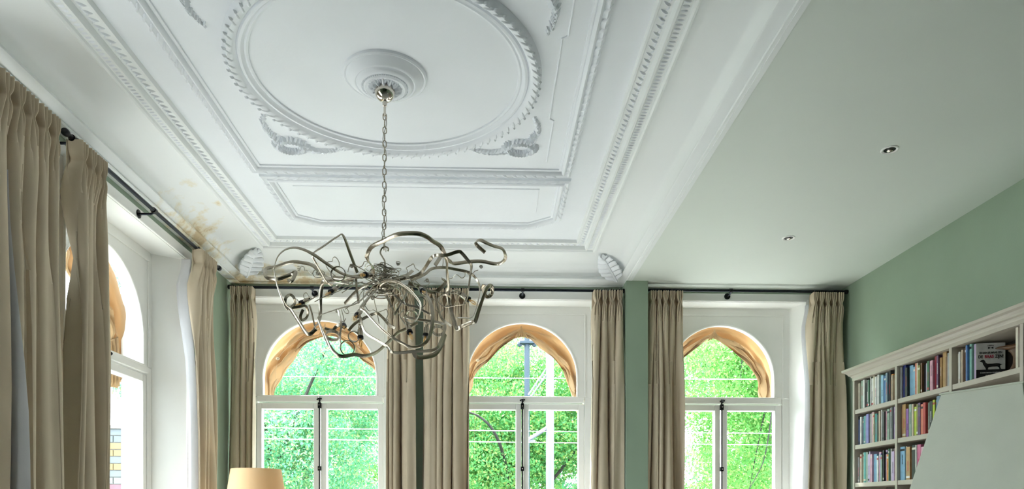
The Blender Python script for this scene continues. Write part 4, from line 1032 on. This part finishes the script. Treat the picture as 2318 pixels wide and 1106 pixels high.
# poles and overhead wires
def pole(x, y0, wpx, Y, m_, label, top):
    p = at(x, 900, Y); r = wpx/2/1600*Y; t = empty('street_pole', (p.x, Y, GZ)); tag(t, label, 'pole')
    H = at(x, top, Y).z-GZ
    MB().lathe([(.001,0),(r*1.5,0),(r*1.5,.25),(r*1.1,.35),(r,.6),(r*.95,H-.05),(r*.8,H),(.001,H)], 20).build('shaft', m_, t, smooth=True)
    return t, r
t, r = pole(1193, 900, 13, 11.5, M['pole_blue'], 'blue-grey pole seen through the window beside the green pier', 748)
bevel(MB().box((-.12,-.09,at(1193,776,11.5).z-GZ-.02),(.12,.09,at(1193,776,11.5).z-GZ+.02)).build('clamp', M['pole_blue'], t))
m2 = MB()
for s in (-1, 1): m2.sphere((s*.12,0,at(1193,779,11.5).z-GZ), .045, 8)
m2.build('insulator', M['pole_blue'], t, smooth=True)
t, r = pole(1245, 900, 19, 10.5, M['pole_white'], 'white pole seen through the window beside the green pier', 680)
base = Vector((at(1245,900,10.5).x, 10.5, GZ))
for a, b, rr in (((1238,832),(1196,893),.012), ((1238,846),(1200,900),.012), ((1240,967),(1194,996),.028), ((1194,997),(1212,998),.02)):
    MB().tube([at(*a,10.5)-base, at(*b,10.5)-base], rr, 6).build('bracket_arm', M['pole_white'], t, smooth=True)
for i in range(6):
    f = i/5; a = at(lerp(1236,1198,f),lerp(835,890,f),10.5)-base; b = at(lerp(1238,1202,f),lerp(846,898,f),10.5)-base
    MB().tube([a, b], .007, 5).build('rung', M['pole_white'], t)
for i, (ya, yb, lb) in enumerate(((852,859,'uppermost overhead wire outside the windows'), (968,982,'middle overhead wire outside the windows'), (993,1008,'lowest overhead wire outside the windows'))):
    a, b = at(560,ya,9.5), at(1800,yb,9.5); d = b-a
    P = [a-d*.8+d*2.6*(k/24)+Vector((0,0,.05*((k/12-1)**2))) for k in range(25)]
    o = MB().tube(P, .0050, 6).build('overhead_wire', M['cable_white'], smooth=True); tag(o, lb, 'wire', 'overhead street wires')

# trees
def foliage(mb_v, blobs, n, size, rng):
    V = []; 
    tot = sum(b[3]*b[4]*b[5] for b in blobs)
    allv = []
    for bx, by, bz, rx, ry, rz in blobs:
        k = max(10, int(n*rx*ry*rz/tot))
        d = rng.normal(size=(k,3)); d /= np.linalg.norm(d, axis=1)[:,None]
        rad = rng.uniform(.35,1.0,size=(k,1))**.5; rad *= 1+.16*np.sin(d[:,:1]*9+bx*5)*np.cos(d[:,2:3]*8+bz*3)
        c = d*rad*np.array([rx,ry,rz])+np.array([bx,by,bz])
        a = rng.normal(size=(k,3)); a[:,2] -= .5; a /= np.linalg.norm(a, axis=1)[:,None]
        b = np.cross(a, rng.normal(size=(k,3))); b /= np.linalg.norm(b, axis=1)[:,None]
        nrm = np.cross(a, b)
        s = size*rng.uniform(.6,1.3,size=(k,1))
        p0 = c-a*s; p1 = c+b*s*.48+nrm*s*.12; p2 = c+a*s; p3 = c-b*s*.48+nrm*s*.12
        allv.append(np.stack([p0,p1,p2,p3],1).reshape(-1,3))
    return np.concatenate(allv)
def tree(loc, H, blobs, n, size, lm, label, seed, limbs):
    rng = np.random.default_rng(seed); root = empty('tree', (loc[0], loc[1], GZ)); tag(root, label, 'tree', 'trees across the street')
    V = foliage(None, blobs, n, size, rng); k = len(V)//4
    me = bpy.data.meshes.new('foliage'); me.vertices.add(len(V)); me.vertices.foreach_set('co', V.astype(np.float32).ravel())
    me.loops.add(4*k); me.loops.foreach_set('vertex_index', np.arange(4*k, dtype=np.int32))
    me.polygons.add(k); me.polygons.foreach_set('loop_start', np.arange(0,4*k,4, dtype=np.int32)); me.polygons.foreach_set('loop_total', np.full(k,4,dtype=np.int32))
    me.update(); me.validate(); me.materials.append(lm); o = link('foliage', me, root); o['kind'] = 'stuff'
    MB().tube([(0,0,0),(.03,0,H*.25),(-.05,.05,H*.5),(.05,0,H*.8)], [.24,.19,.14,.05], 10).build('trunk', M['bark'], root, smooth=True)
    for P in limbs:
        Q = crom(P, 5); MB().tube(Q, [(lerp(.055,.012,i/(len(Q)-1)) if P[0][1] > -1 else lerp(.016,.005,i/(len(Q)-1))) for i in range(len(Q))], 7).build('branch', M['bark'], root, smooth=True)
def blobset(seed, n, sp, zlo, zhi, r):
    rd = random.Random(seed); out = []
    for i in range(n): out.append((rd.uniform(-sp,sp), rd.uniform(-1.4,1.4), rd.uniform(zlo,zhi), r*rd.uniform(.7,1.25), r*rd.uniform(.7,1.1), r*rd.uniform(.55,.95)))
    return out
rt = random.Random(8); TW = []
for i in range(12):
    x, z = rt.uniform(-1.6,1.4), rt.uniform(6.2,9.2); y = rt.uniform(-2.1,-1.7)
    TW.append([(x, y, z), (x+rt.uniform(-.15,.1), y-.05, z-.5), (x-rt.uniform(.1,.35), y-.05, z-1.1), (x-rt.uniform(.3,.5), y-.02, z-rt.uniform(1.4,2.0))])
tree((-4.7,14.6), 9, blobset(1,26,2.4,2.6,10.0,1.2), 200000, .036, M['leaf_blue'], 'cool green tree seen through the window behind the chandelier', 1, [[(.0,0,4.5),(.6,-1.2,6.2),(.2,-1.6,7.6)], [(0,0,5),(1.2,-1.2,7.0),(1.9,-1.5,8.4)]])
tree((.9,19.6), 10.5, blobset(2,28,2.9,2.6,9.4,1.35), 180000, .047, M['leaf_mid'], 'green tree behind the poles, seen through the window beside the green pier', 2, [[(-.2,0,5.0),(-.6,-2.2,6.6),(-1.2,-2.6,7.3),(-2.2,-2.6,7.4)], [(.2,0,5),(1.6,-1.6,6.9),(2.0,-2.0,8.2)]])
tree((6.0,13.5), 9, blobset(3,28,2.5,2.4,9.6,1.2), 210000, .036, M['leaf_lime'], 'lime green tree seen through the window nearest the bookcase', 3, TW+[[(0,0,4.8),(-.3,-1.3,6.2),(.6,-1.5,7.6)], [(.3,0,4.4),(-.9,-1.4,6.0),(-1.2,-1.5,7.4)], [(.2,0,5.4),(.8,-1.4,7.0),(.2,-1.6,8.6)]])
tree((1.4,27.0), 9, blobset(4,20,2.3,2.4,9.0,1.6), 70000, .068, M['leaf_blue'], 'far green tree between the poles', 4, [])
tree((-6.6,26.0), 12, blobset(5,22,2.5,2.6,12,1.7), 70000, .068, M['leaf_mid'], 'far green tree behind the cool green one', 5, [])
tree((9.6,25.0), 12, blobset(6,22,2.5,2.6,12,1.7), 70000, .068, M['leaf_mid'], 'far green tree behind the lime green one', 6, [])
